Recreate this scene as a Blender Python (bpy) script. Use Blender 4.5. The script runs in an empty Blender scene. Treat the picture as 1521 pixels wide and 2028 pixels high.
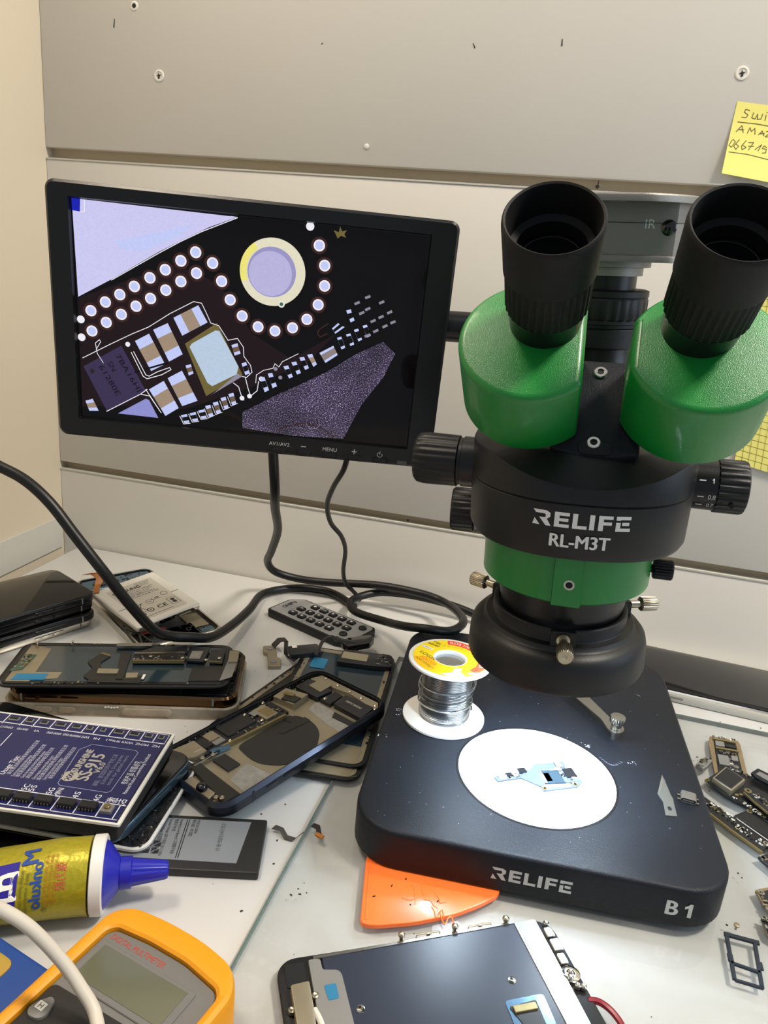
import bpy, bmesh, math, random
from mathutils import Matrix, Vector
from mathutils.geometry import tessellate_polygon
PI = math.pi
S = 0.001                     # everything below is written in millimetres
C = bpy.context.scene.collection
sc = bpy.context.scene

# ------------------------------------------------------------------ camera, world, lights, exposure
def cam_axes(yaw, pitch, roll):
    cy, sy, cp, sp = math.cos(yaw), math.sin(yaw), math.cos(pitch), math.sin(pitch)
    f = Vector((sy * cp, cy * cp, -sp)); r0 = Vector((cy, -sy, 0)); u0 = r0.cross(f)
    cr, sr = math.cos(roll), math.sin(roll)
    return cr * r0 + sr * u0, -sr * r0 + cr * u0, f
cd = bpy.data.cameras.new('camera'); cam = bpy.data.objects.new('camera', cd); C.objects.link(cam)
r_, u_, f_ = cam_axes(-.228, .306, .0877)
cam.matrix_world = Matrix(((r_.x, u_.x, -f_.x, 0), (r_.y, u_.y, -f_.y, 0), (r_.z, u_.z, -f_.z, .3083), (0, 0, 0, 1)))
cd.sensor_fit = 'VERTICAL'; cd.sensor_height = 36; cd.lens = 36 * 1507 / 2028; cd.clip_start = .01; cd.clip_end = 30
sc.camera = cam
w = bpy.data.worlds.new('world'); sc.world = w; w.use_nodes = True
w.node_tree.nodes['Background'].inputs[0].default_value = (.78, .88, 1.0, 1)
w.node_tree.nodes['Background'].inputs[1].default_value = .36
def area(name, loc, aim, size, power, col, sy=None):
    l = bpy.data.lights.new(name, 'AREA'); l.energy = power; l.color = col; l.size = size
    if sy: l.shape = 'RECTANGLE'; l.size_y = sy
    o = bpy.data.objects.new(name, l); C.objects.link(o); o.location = loc
    o.rotation_euler = (Vector(aim) - Vector(loc)).to_track_quat('-Z', 'Y').to_euler()
area('ceiling_lamp_warm', (-.62, .30, 1.45), (-.35, .68, .2), .30, 11.2, (1, .855, .68))
area('ceiling_lamp_bright', (.70, .30, 1.45), (.15, .66, .3), .22, 24, (1, .91, .79))
area('cool_fill', (1.35, .30, .6), (.10, .62, .05), .7, 5, (.70, .84, 1))  # added cool fill for the lower wall, standing in for ring light bounce
area('ceiling_panel', (.1, -.35, 1.9), (0, .5, .1), .9, 1.2, (.97, .97, 1), .5)
sc.view_settings.view_transform = 'Standard'; sc.view_settings.look = 'None'
sc.view_settings.exposure = 0.0; sc.view_settings.gamma = 1; sc.view_settings.use_curve_mapping = False
sc.cycles.use_denoising = True
sc.cycles.max_bounces = 10; sc.cycles.transparent_max_bounces = 16

# ------------------------------------------------------------------ materials
def lin(h):
    h = h.lstrip('#'); v = [int(h[i:i + 2], 16) / 255 for i in (0, 2, 4)]
    return tuple(x / 12.92 if x <= .04045 else ((x + .055) / 1.055) ** 2.4 for x in v)
def mat(name, col, rough=.5, metal=0., var=.08, scale=60, bump=0., bscale=400, coat=0., spec=.5, alpha=1., emit=0., sheen=0., trans=0.):
    m = bpy.data.materials.new(name); m.use_nodes = True; nt = m.node_tree; N = nt.nodes; L = nt.links
    b = N['Principled BSDF']; c = lin(col) if isinstance(col, str) else col
    tc = N.new('ShaderNodeTexCoord'); nz = N.new('ShaderNodeTexNoise'); nz.inputs['Scale'].default_value = scale; nz.inputs['Detail'].default_value = 3
    L.new(tc.outputs['Object'], nz.inputs['Vector'])
    mx = N.new('ShaderNodeMix'); mx.data_type = 'RGBA'
    mx.inputs[6].default_value = (*[x * (1 - var) for x in c], 1); mx.inputs[7].default_value = (*[min(1, x * (1 + var)) for x in c], 1)
    L.new(nz.outputs['Fac'], mx.inputs[0]); L.new(mx.outputs[2], b.inputs['Base Color'])
    b.inputs['Roughness'].default_value = rough; b.inputs['Metallic'].default_value = metal
    b.inputs['Coat Weight'].default_value = coat; b.inputs['Coat Roughness'].default_value = .08
    b.inputs['Specular IOR Level'].default_value = spec
    if trans: b.inputs['Transmission Weight'].default_value = trans
    if emit:
        L.new(mx.outputs[2], b.inputs['Emission Color']); b.inputs['Emission Strength'].default_value = emit
    if bump:
        n2 = N.new('ShaderNodeTexNoise'); n2.inputs['Scale'].default_value = bscale; n2.inputs['Detail'].default_value = 2
        L.new(tc.outputs['Object'], n2.inputs['Vector'])
        bp = N.new('ShaderNodeBump'); bp.inputs['Strength'].default_value = bump; bp.inputs['Distance'].default_value = .0006
        L.new(n2.outputs['Fac'], bp.inputs['Height']); L.new(bp.outputs['Normal'], b.inputs['Normal'])
    m.diffuse_color = (*c, 1)
    return m
def see_through(name, tint, gloss_rough=.03, alpha=.0, spec=1.5):
    """clear sheet: transparent body under a Fresnel gloss, with a little body colour"""
    m = bpy.data.materials.new(name); m.use_nodes = True; nt = m.node_tree; N = nt.nodes; L = nt.links; N.remove(N['Principled BSDF'])
    t = N.new('ShaderNodeBsdfTransparent'); t.inputs[0].default_value = (*tint, 1)
    g = N.new('ShaderNodeBsdfGlossy'); g.inputs['Roughness'].default_value = gloss_rough
    d = N.new('ShaderNodeBsdfDiffuse'); d.inputs[0].default_value = (*tint, 1)
    tc = N.new('ShaderNodeTexCoord'); nz = N.new('ShaderNodeTexNoise'); nz.inputs['Scale'].default_value = 30; nz.inputs['Detail'].default_value = 4
    L.new(tc.outputs['Object'], nz.inputs['Vector'])
    mr = N.new('ShaderNodeMapRange'); mr.inputs[1].default_value = .45; mr.inputs[2].default_value = .8; mr.inputs[3].default_value = alpha * .6; mr.inputs[4].default_value = alpha * 1.8
    L.new(nz.outputs['Fac'], mr.inputs[0])
    m1 = N.new('ShaderNodeMixShader'); L.new(mr.outputs[0], m1.inputs[0]); L.new(t.outputs[0], m1.inputs[1]); L.new(d.outputs[0], m1.inputs[2])
    fr = N.new('ShaderNodeFresnel'); fr.inputs['IOR'].default_value = spec
    ge = N.new('ShaderNodeNewGeometry'); sb_ = N.new('ShaderNodeMath'); sb_.operation = 'SUBTRACT'; sb_.use_clamp = True; L.new(fr.outputs[0], sb_.inputs[0]); L.new(ge.outputs['Backfacing'], sb_.inputs[1])
    m2 = N.new('ShaderNodeMixShader'); L.new(sb_.outputs[0], m2.inputs[0]); L.new(m1.outputs[0], m2.inputs[1]); L.new(g.outputs[0], m2.inputs[2])
    L.new(m2.outputs[0], N['Material Output'].inputs[0]); return m
def col_mat(name, emit=0, rough=.5, spec=.3):
    """flat print: its colours sit in the mesh's colour attribute, broken up by a fine noise"""
    m = bpy.data.materials.new(name); m.use_nodes = True; nt = m.node_tree; N = nt.nodes; L = nt.links; b = N['Principled BSDF']
    a = N.new('ShaderNodeAttribute'); a.attribute_name = 'Col'
    tc = N.new('ShaderNodeTexCoord'); nz = N.new('ShaderNodeTexNoise'); nz.inputs['Scale'].default_value = 900
    L.new(tc.outputs['Object'], nz.inputs['Vector'])
    mr = N.new('ShaderNodeMapRange'); mr.inputs[3].default_value = .88; mr.inputs[4].default_value = 1.08; L.new(nz.outputs['Fac'], mr.inputs[0])
    mu = N.new('ShaderNodeVectorMath'); mu.operation = 'SCALE'; L.new(a.outputs['Color'], mu.inputs[0]); L.new(mr.outputs[0], mu.inputs['Scale'])
    if emit:
        b.inputs['Base Color'].default_value = (.004, .004, .004, 1); L.new(mu.outputs[0], b.inputs['Emission Color']); b.inputs['Emission Strength'].default_value = emit
    else: L.new(mu.outputs[0], b.inputs['Base Color'])
    b.inputs['Roughness'].default_value = rough; b.inputs['Specular IOR Level'].default_value = spec
    return m
M = {}
for n, a in dict(
    black_powder=dict(col='#171a20', rough=.45, var=.15, bump=.35, bscale=1500, spec=.22),
    black_plastic=dict(col='#0f1011', spec=.4, rough=.45, bump=.12, bscale=1800, var=.1),
    black_satin=dict(col='#0d0e0f', spec=.4, rough=.33, bump=.05, bscale=900),
    black_gloss=dict(col='#08090a', rough=.08, var=.05, coat=.5),
    black_glass=dict(col='#0a0a0b', rough=.05, var=.05, spec=.6),
    rubber=dict(col='#0d0d0d', spec=.3, rough=.6, bump=.2, bscale=2500, var=.12),
    hole_black=dict(col='#020202', rough=.8, var=.02),
    lens_glass=dict(col='#030405', rough=.03, coat=1, var=.02),
    green_paint=dict(col='#0b7a2c', rough=.32, bump=.28, bscale=2400, var=.06, coat=.15),
    steel=dict(col='#b9b6ad', rough=.28, metal=1, var=.08, scale=300),
    blade_steel=dict(col='#6f6f6a', rough=.38, metal=.5, var=.06, scale=200),
    nickel=dict(col='#b5ab97', rough=.30, metal=1, var=.1, scale=300),
    solder=dict(col='#bfc2c4', rough=.24, metal=1, var=.06, scale=500),
    aluminium=dict(col='#8b8780', rough=.42, metal=.75, bump=.25, bscale=2600, var=.06),
    beige_shield=dict(col='#9a9079', rough=.42, metal=.55, var=.12, scale=90, bump=.05),
    residue=dict(col='#8d8a82', rough=.75, var=.35, scale=260, bump=.5, bscale=700),
    silver_frame=dict(col='#d7d2c8', rough=.12, metal=1, var=.03),
    gold_frame=dict(col='#5c4630', rough=.14, metal=1, var=.06),
    grey_frame=dict(col='#3c3f48', rough=.32, metal=.9, var=.05),
    dark_frame=dict(col='#1b1c20', rough=.25, metal=.5, var=.08),
    flex_black=dict(col='#1b1a18', rough=.38, var=.1),
    flex_orange=dict(col='#a8641d', rough=.4, var=.12),
    pcb_black=dict(col='#121316', rough=.4, var=.2, scale=400),
    pcb_green=dict(col='#3d5340', rough=.5, var=.45, scale=500),
    pcb_tan=dict(col='#7d6a4c', rough=.45, var=.2, scale=300),
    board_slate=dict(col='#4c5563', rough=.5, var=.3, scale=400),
    chip_black=dict(col='#15161a', rough=.35, var=.12),
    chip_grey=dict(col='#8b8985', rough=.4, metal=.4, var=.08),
    gold_edge=dict(col='#8f8059', rough=.35, metal=.7, var=.2, scale=200),
    film_teal=dict(col='#223139', rough=.12, var=.12, coat=.6),
    film_navy=dict(col='#262c3a', rough=.35, var=.06, scale=20),
    tape_blue=dict(col='#1f6f95', rough=.5, var=.1),
    battery_black=dict(col='#1d1c1c', rough=.45, var=.1),
    battery_grey=dict(col='#7d8287', rough=.5, var=.06),
    battery_label=dict(col='#bdb8ab', rough=.5, var=.05),
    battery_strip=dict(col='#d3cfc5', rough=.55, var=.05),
    red_seal=dict(col='#b0463a', rough=.45),
    pale_green=dict(col='#9db592', rough=.5),
    board_blue=dict(col='#14194f', rough=.35, var=.1, coat=.2),
    board_white=dict(col='#dedbd0', rough=.45, var=.03),
    foam_black=dict(col='#262422', rough=.85, var=.2, bump=.4, bscale=1200),
    phone_blue=dict(col='#5f7a8e', rough=.22, metal=.8, var=.1),
    glass_shards=dict(col='#191919', rough=.25, var=.8, scale=160, bump=1., bscale=260),
    tube_gold=dict(col='#a79c22', rough=.34, metal=.35, var=.2, scale=500, bump=.5, bscale=330),
    white_plastic=dict(col='#dcdad4', rough=.4, var=.03),
    plate_white=dict(col='#eeeeec', rough=.35, var=.02),
    cap_blue=dict(col='#1b1f9e', rough=.3, var=.1),
    yellow_rubber=dict(col='#e0940f', rough=.45, var=.05, bump=.08, bscale=500),
    meter_grey=dict(col='#6d6b67', rough=.4, var=.05),
    meter_black=dict(col='#242321', rough=.55, var=.12, bump=.1),
    lcd_glass=dict(col='#5f604c', rough=.12, var=.06, coat=.4, scale=12),
    blue_plastic=dict(col='#123f86', rough=.5, var=.1),
    mustard=dict(col='#a98a35', rough=.5, var=.1),
    orange_plastic=dict(col='#ff7434', rough=.3, var=.05, coat=.2),
    remote_grey=dict(col='#858585', rough=.45, var=.05),
    cable_black=dict(col='#0e0e0f', spec=.4, rough=.4, var=.1, bump=.05),
    cable_white=dict(col='#cfc6b6', rough=.45, var=.04),
    sticky=dict(col='#e9e07c', rough=.75, var=.04, scale=25),
    wall_white=dict(col='#d3cfc6', rough=.6, var=.03, scale=7, bump=.05, bscale=120),
    wall_cream=dict(col='#cfc2aa', rough=.6, var=.03, scale=5, bump=.04, bscale=120),
    groove_beige=dict(col='#bdae93', rough=.65, var=.12, scale=12),
    trim_grey=dict(col='#c4c1b6', rough=.4, var=.04),
    desk_white=dict(col='#c6c5c1', rough=.28, var=.04, scale=6),
    glass_edge=dict(col='#4e6a63', rough=.15, var=.15),
    dirt=dict(col='#191715', rough=.8, var=.4),
    dust=dict(col='#c9cdd6', rough=.8, var=.2),
    wall_patch=dict(col='#ddd8cc', rough=.5, var=.03),
    sim_blue=dict(col='#26303c', rough=.35, metal=.3, var=.08),
    red_flex=dict(col='#7d1b28', rough=.3),
).items(): M[n] = mat(n, **a)
M['desk_glass'] = see_through('desk_glass', (.915, .922, .918), .02, .08, 1.45)
M['clear_case'] = see_through('clear_case', (.78, .70, .57), .1, .30, 1.4)
M['clear_plastic'] = see_through('clear_plastic', (.95, .95, .97), .1, .12, 1.4)
M['led_white'] = mat('led_white', (.70, .85, 1.0), .5, emit=330, var=.01)
M['print'] = col_mat('print'); M['screen_print'] = col_mat('screen_print', 1.0, .06, .22)
def grain_mat():
    m = bpy.data.materials.new('screen_grain'); m.use_nodes = True; nt = m.node_tree; N = nt.nodes; L = nt.links; b = N['Principled BSDF']
    tc = N.new('ShaderNodeTexCoord'); nz = N.new('ShaderNodeTexNoise'); nz.inputs['Scale'].default_value = 1500; nz.inputs['Detail'].default_value = 4
    L.new(tc.outputs['Object'], nz.inputs['Vector']); n2 = N.new('ShaderNodeTexNoise'); n2.inputs['Scale'].default_value = 28; L.new(tc.outputs['Object'], n2.inputs['Vector'])
    r = N.new('ShaderNodeValToRGB'); e = r.color_ramp.elements
    e[0].position = .42; e[0].color = (.006, .003, .010, 1); e[1].position = .74; e[1].color = (.42, .36, .55, 1); k = e.new(.56); k.color = (.045, .03, .065, 1)
    L.new(nz.outputs['Fac'], r.inputs[0])
    mr = N.new('ShaderNodeMapRange'); mr.inputs[1].default_value = .35; mr.inputs[2].default_value = .65; mr.inputs[3].default_value = .8; mr.inputs[4].default_value = 2.2; L.new(n2.outputs['Fac'], mr.inputs[0])
    b.inputs['Base Color'].default_value = (.004, .004, .004, 1); b.inputs['Roughness'].default_value = .06
    L.new(r.outputs[0], b.inputs['Emission Color']); L.new(mr.outputs[0], b.inputs['Emission Strength']); return m
M['screen_grain'] = grain_mat()

# ------------------------------------------------------------------ mesh helpers (millimetres, world space)
def T(x=0, y=0, z=0): return Matrix.Translation((x, y, z))
def RZ(a): return Matrix.Rotation(a, 4, 'Z')
def RX(a): return Matrix.Rotation(a, 4, 'X')
def RY(a): return Matrix.Rotation(a, 4, 'Y')
def frame(o, ex, ey):
    ex = Vector(ex).normalized(); ey = Vector(ey); ey = (ey - ex * ey.dot(ex)).normalized(); ez = ex.cross(ey)
    return Matrix(((ex.x, ey.x, ez.x, o[0]), (ex.y, ey.y, ez.y, o[1]), (ex.z, ey.z, ez.z, o[2]), (0, 0, 0, 1)))
def along(p, d):                        # local z runs along d
    d = Vector(d).normalized(); q = d.to_track_quat('Z', 'Y').to_matrix().to_4x4(); return T(*p) @ q
def rrect(w, h, r, n=5, cx=0, cy=0):
    o = []; r = min(r, w / 2 - 1e-4, h / 2 - 1e-4)
    for k, (sx, sy) in enumerate(((1, -1), (1, 1), (-1, 1), (-1, -1))):
        for i in range(n + 1):
            a = (k - 1) * PI / 2 + i * PI / 2 / n
            o.append((cx + sx * (w / 2 - r) + r * math.cos(a), cy + sy * (h / 2 - r) + r * math.sin(a)))
    return o
def circ(r, n=32, cx=0, cy=0, ry=None): return [(cx + r * math.cos(2 * PI * i / n), cy + (ry or r) * math.sin(2 * PI * i / n)) for i in range(n)]
def rpoly(pts, r, n=4):
    """polygon with rounded corners"""
    o = []; k = len(pts)
    for i in range(k):
        p, a, b = Vector(pts[i]), Vector(pts[i - 1]), Vector(pts[(i + 1) % k])
        da, db = (a - p), (b - p); rr = min(r, da.length * .45, db.length * .45)
        p0, p1 = p + da.normalized() * rr, p + db.normalized() * rr
        for j in range(n + 1):
            t = j / n; o.append(tuple(p0 * (1 - t) ** 2 + p * 2 * t * (1 - t) + p1 * t * t))
    return o
def inset(o, d):
    n = len(o); res = []
    for i in range(n):
        p, a, b = Vector(o[i]), Vector(o[i - 1]), Vector(o[(i + 1) % n])
        e1 = (p - a); e2 = (b - p)
        if e1.length < 1e-6: e1 = e2
        if e2.length < 1e-6: e2 = e1
        n1 = Vector((-e1.y, e1.x)).normalized(); n2 = Vector((-e2.y, e2.x)).normalized()
        m = n1 + n2
        m = n1 if m.length < 1e-6 else m.normalized(); c = max(.4, m.dot(n1)); q = p + m * (d / c); res.append((q.x, q.y))
    return res
def ccw(o):
    a = sum(o[i - 1][0] * o[i][1] - o[i][0] * o[i - 1][1] for i in range(len(o)))
    return list(o) if a > 0 else list(o)[::-1]
class MB:
    def __init__(s): s.v = []; s.f = []; s.mi = []; s.X = Matrix(); s.k = 0
    def at(s, X): s.X = X; return s
    def add(s, vs, fs):
        b = len(s.v); s.v += [s.X @ Vector(v) for v in vs]; s.f += [tuple(b + i for i in f) for f in fs]; s.mi += [s.k] * len(fs); return s
    def loops(s, L, cap0=True, cap1=True):
        n = len(L[0]); vs = [v for l in L for v in l]; fs = []
        for j in range(len(L) - 1):
            for i in range(n): a = j * n + i; b = j * n + (i + 1) % n; fs.append((a, b, b + n, a + n))
        if cap0: fs.append(tuple(range(n - 1, -1, -1)))
        if cap1: fs.append(tuple((len(L) - 1) * n + i for i in range(n)))
        return s.add(vs, fs)
    def slab(s, o, z0, z1, bev=0, seg=2, bot=0):
        o = ccw(o); L = []
        if bot:
            for i in range(seg): a = PI / 2 * i / seg; L.append([(*p, z0 + bot * (1 - math.sin(a))) for p in inset(o, bot * (1 - math.cos(a)))])
            L = [[(*p, z0 + bot * (1 - math.sin(PI / 2 * i / seg))) for p in inset(o, bot * (1 - math.cos(PI / 2 * i / seg)))] for i in range(seg, 0, -1)]
            L = [[(*p, z0 + bot * (1 - math.cos(PI / 2 * i / seg))) for p in inset(o, bot * (1 - math.sin(PI / 2 * i / seg)))] for i in range(seg)]
            L.append([(*p, z0 + bot) for p in o])
        else: L.append([(*p, z0) for p in o])
        if bev:
            for i in range(seg + 1):
                a = PI / 2 * i / seg; L.append([(*p, z1 - bev + bev * math.sin(a)) for p in inset(o, bev * (1 - math.cos(a)))])
        else: L.append([(*p, z1) for p in o])
        return s.loops(L)
    def ring(s, o, i, z0, z1, bev=0):
        """frame between outline o and hole i (same point count)"""
        n = len(o); vs = [(*p, z0) for p in o] + [(*p, z1 - bev) for p in o]
        top = inset(o, bev) if bev else o
        vs += [(*p, z1) for p in top] + [(*p, z1) for p in i] + [(*p, z0) for p in i]; fs = []
        for j in range(5):
            for k in range(n):
                a = j * n + k; b = j * n + (k + 1) % n; c = ((j + 1) % 5) * n; fs.append((a, b, c + (k + 1) % n, c + k))
        return s.add(vs, fs)
    def box(s, cx, cy, cz, sx, sy, sz, bev=0, r=0):
        return s.slab(rrect(sx, sy, r, 3, cx, cy) if r else [(cx - sx / 2, cy - sy / 2), (cx + sx / 2, cy - sy / 2), (cx + sx / 2, cy + sy / 2), (cx - sx / 2, cy + sy / 2)], cz - sz / 2, cz + sz / 2, bev, 1 if bev < .6 else 2)
    def lathe(s, prof, n=48, cap0=True, cap1=True, ridges=None):
        """profile [(r, z)]; ridges = {index: (count, depth)} notches that ring"""
        L = []
        for j, (r, z) in enumerate(prof):
            l = []
            for i in range(n):
                a = 2 * PI * i / n; rr = r
                if ridges and j in ridges: cnt, dep = ridges[j]; rr = r - (dep if (i * cnt * 2 // n) % 2 else 0)
                l.append((rr * math.cos(a), rr * math.sin(a), z))
            L.append(l)
        return s.loops(L, cap0, cap1)
    def cyl(s, r, z0, z1, n=24, bev=0):
        return s.lathe([(r, z0), (r, z1)] if not bev else [(r - bev, z0), (r, z0 + bev), (r, z1 - bev), (r - bev, z1)], n)
    def tube(s, pts, r, n=10, sub=6, cap=True):
        P = [Vector(p) for p in pts]
        if sub > 1 and len(P) > 2:
            Q = []
            for i in range(len(P) - 1):
                p0, p1, p2, p3 = P[max(0, i - 1)], P[i], P[i + 1], P[min(len(P) - 1, i + 2)]
                for j in range(sub):
                    t = j / sub; Q.append(.5 * (2 * p1 + (p2 - p0) * t + (2 * p0 - 5 * p1 + 4 * p2 - p3) * t * t + (3 * p1 - p0 - 3 * p2 + p3) * t ** 3))
            Q.append(P[-1]); P = Q
        d = (P[1] - P[0]).normalized(); u = d.orthogonal().normalized(); L = []
        for i, p in enumerate(P):
            t = (P[min(i + 1, len(P) - 1)] - P[max(i - 1, 0)]).normalized(); u = (u - t * u.dot(t)).normalized(); v = t.cross(u)
            rr = r(i / (len(P) - 1)) if callable(r) else r
            L.append([tuple(p + rr * (math.cos(2 * PI * k / n) * u + math.sin(2 * PI * k / n) * v)) for k in range(n)])
        return s.loops(L, cap, cap)
    def ribbon(s, pts, wdir, wid, th=.25):
        """flat flex strip through pts, wid across along wdir"""
        P = [Vector(p) for p in pts]; wv = Vector(wdir).normalized(); L = []
        for i, p in enumerate(P):
            t = (P[min(i + 1, len(P) - 1)] - P[max(i - 1, 0)]).normalized(); n = t.cross(wv).normalized(); ww = wid[i] if isinstance(wid, (list, tuple)) else wid
            L.append([tuple(p + a * wv * ww / 2 + b * n * th / 2) for a, b in ((-1, -1), (1, -1), (1, 1), (-1, 1))])
        return s.loops(L)
    def build(s, name, m, parent=None, smooth=35):
        me = bpy.data.meshes.new(name)
        inv = parent['_inv'] if False else (INV[parent.as_pointer()] if parent is not None else Matrix())
        me.from_pydata([(inv @ (v * S)) for v in s.v], [], s.f)
        for x in (m if isinstance(m, (list, tuple)) else [m]): me.materials.append(M[x])
        if any(s.mi): me.polygons.foreach_set('material_index', s.mi)
        bm = bmesh.new(); bm.from_mesh(me); bmesh.ops.recalc_face_normals(bm, faces=bm.faces); bm.to_mesh(me); bm.free()
        me.shade_smooth(); me.set_sharp_from_angle(angle=math.radians(smooth))
        o = bpy.data.objects.new(name, me); C.objects.link(o)
        if parent is not None: o.parent = parent; INV[o.as_pointer()] = inv
        else: INV[o.as_pointer()] = Matrix()
        return o
INV = {}
def tag(o, label=None, cat=None, group=None, kind=None):
    for k, v in (('label', label), ('category', cat), ('group', group), ('kind', kind)):
        if v: o[k] = v
    return o
def thing(name, label, cat, X, group=None):
    """an Empty at the thing's base, placed by the matrix X (mm)"""
    o = bpy.data.objects.new(name, None); C.objects.link(o); o.empty_display_size = .01
    if not isinstance(X, Matrix): X = T(*X)
    W = X.copy(); W.translation = X.translation * S; o.matrix_world = W; INV[o.as_pointer()] = W.inverted()
    return tag(o, label, cat, group)
def solo(o, at_mm):
    """gives a one-mesh thing its origin at its base"""
    v = Vector(at_mm) * S; o.data.transform(Matrix.Translation(-v)); o.location = v; return o
GL = {}
def glyph_mesh(txt):
    key = txt
    if key not in GL:
        cu = bpy.data.curves.new('t', 'FONT'); cu.body = txt; cu.size = 1; cu.resolution_u = 3
        o = bpy.data.objects.new('t', cu); me = bpy.data.meshes.new_from_object(o)
        GL[key] = ([tuple(v.co[:2]) for v in me.vertices], [tuple(p.vertices) for p in me.polygons])
        bpy.data.meshes.remove(me); bpy.data.objects.remove(o); bpy.data.curves.remove(cu)
    return GL[key]
CAP = max(v[1] for v in glyph_mesh('H')[0])
class Print:
    """flat coloured marks gathered into one mesh; fn maps (u, v, height) to world mm"""
    def __init__(s, fn, step=.03): s.fn = fn; s.v = []; s.f = []; s.c = []; s.mi = []; s.step = step; s.lay = 1
    def poly(s, pts, col, mi=0, layer=None):
        b = len(s.v); h = (layer if layer is not None else s.lay) * s.step
        for p in pts: s.v.append(s.fn(p[0], p[1], h)); s.c.append(lin(col) if isinstance(col, str) else col)
        if len(pts) <= 4: s.f.append(tuple(range(b, b + len(pts)))); s.mi.append(mi)
        else:
            for t in tessellate_polygon([[Vector((p[0], p[1], 0)) for p in pts]]): s.f.append(tuple(b + i for i in t)); s.mi.append(mi)
        return s
    def rect(s, u0, v0, u1, v1, col, **k): return s.poly([(u0, v0), (u1, v0), (u1, v1), (u0, v1)], col, **k)
    def disc(s, u, v, r, col, n=14, **k): return s.poly(circ(r, n, u, v), col, **k)
    def line(s, pts, wd, col, closed=False, **k):
        P = [Vector(p) for p in pts]
        if closed: P.append(P[0])
        for a, b in zip(P, P[1:]):
            d = (b - a)
            if d.length < 1e-6: continue
            d = d.normalized(); n = Vector((-d.y, d.x)) * wd / 2; e = d * wd * .3
            s.poly([a - n - e, b - n + e, b + n + e, a + n - e], col, **k)
        return s
    def text(s, txt, h, u, v, col, ang=0, align='c', width=None, bold=0, **k):
        V, F = glyph_mesh(txt)
        if bold:
            for i_, (dx, dy) in enumerate(((-.045, 0), (.045, 0), (0, .02), (0, -.02))): s.text(txt, h, u + h * (dx * math.cos(ang) - dy * math.sin(ang)), v + h * (dx * math.sin(ang) + dy * math.cos(ang)), col, ang, align, width, **dict(k, layer=k.get('layer', s.lay) + .2 * (i_ + 1)))
        if not V: return s
        x0, x1 = min(p[0] for p in V), max(p[0] for p in V); kx = h / CAP
        if width: kx = width / max(1e-6, x1 - x0)
        off = {'c': -(x0 + x1) / 2, 'l': -x0, 'r': -x1}[align]; ca, sa = math.cos(ang), math.sin(ang); b = len(s.v); hh = k.get('layer', s.lay) * s.step
        c = lin(col) if isinstance(col, str) else col
        for p in V:
            x, y = (p[0] + off) * kx, (p[1] - CAP / 2) * h / CAP; s.v.append(s.fn(u + ca * x - sa * y, v + sa * x + ca * y, hh)); s.c.append(c)
        for f in F: s.f.append(tuple(b + i for i in f)); s.mi.append(0)
        return s
    def build(s, name, parent, mats='print'):
        me = bpy.data.meshes.new(name); inv = INV[parent.as_pointer()]
        me.from_pydata([inv @ (Vector(v) * S) for v in s.v], [], s.f)
        for x in (mats if isinstance(mats, (list, tuple)) else [mats]): me.materials.append(M[x])
        me.polygons.foreach_set('material_index', s.mi)
        a = me.color_attributes.new('Col', 'FLOAT_COLOR', 'POINT'); a.data.foreach_set('color', [x for c in s.c for x in (*c, 1.)])
        o = bpy.data.objects.new(name, me); C.objects.link(o); o.parent = parent; INV[o.as_pointer()] = inv
        return o
def flat(X, z=0): return lambda u, v, h: tuple(X @ Vector((u, v, z + h)))
rnd = random.Random(7)
def struct(o): o['kind'] = 'structure'; return o
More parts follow.
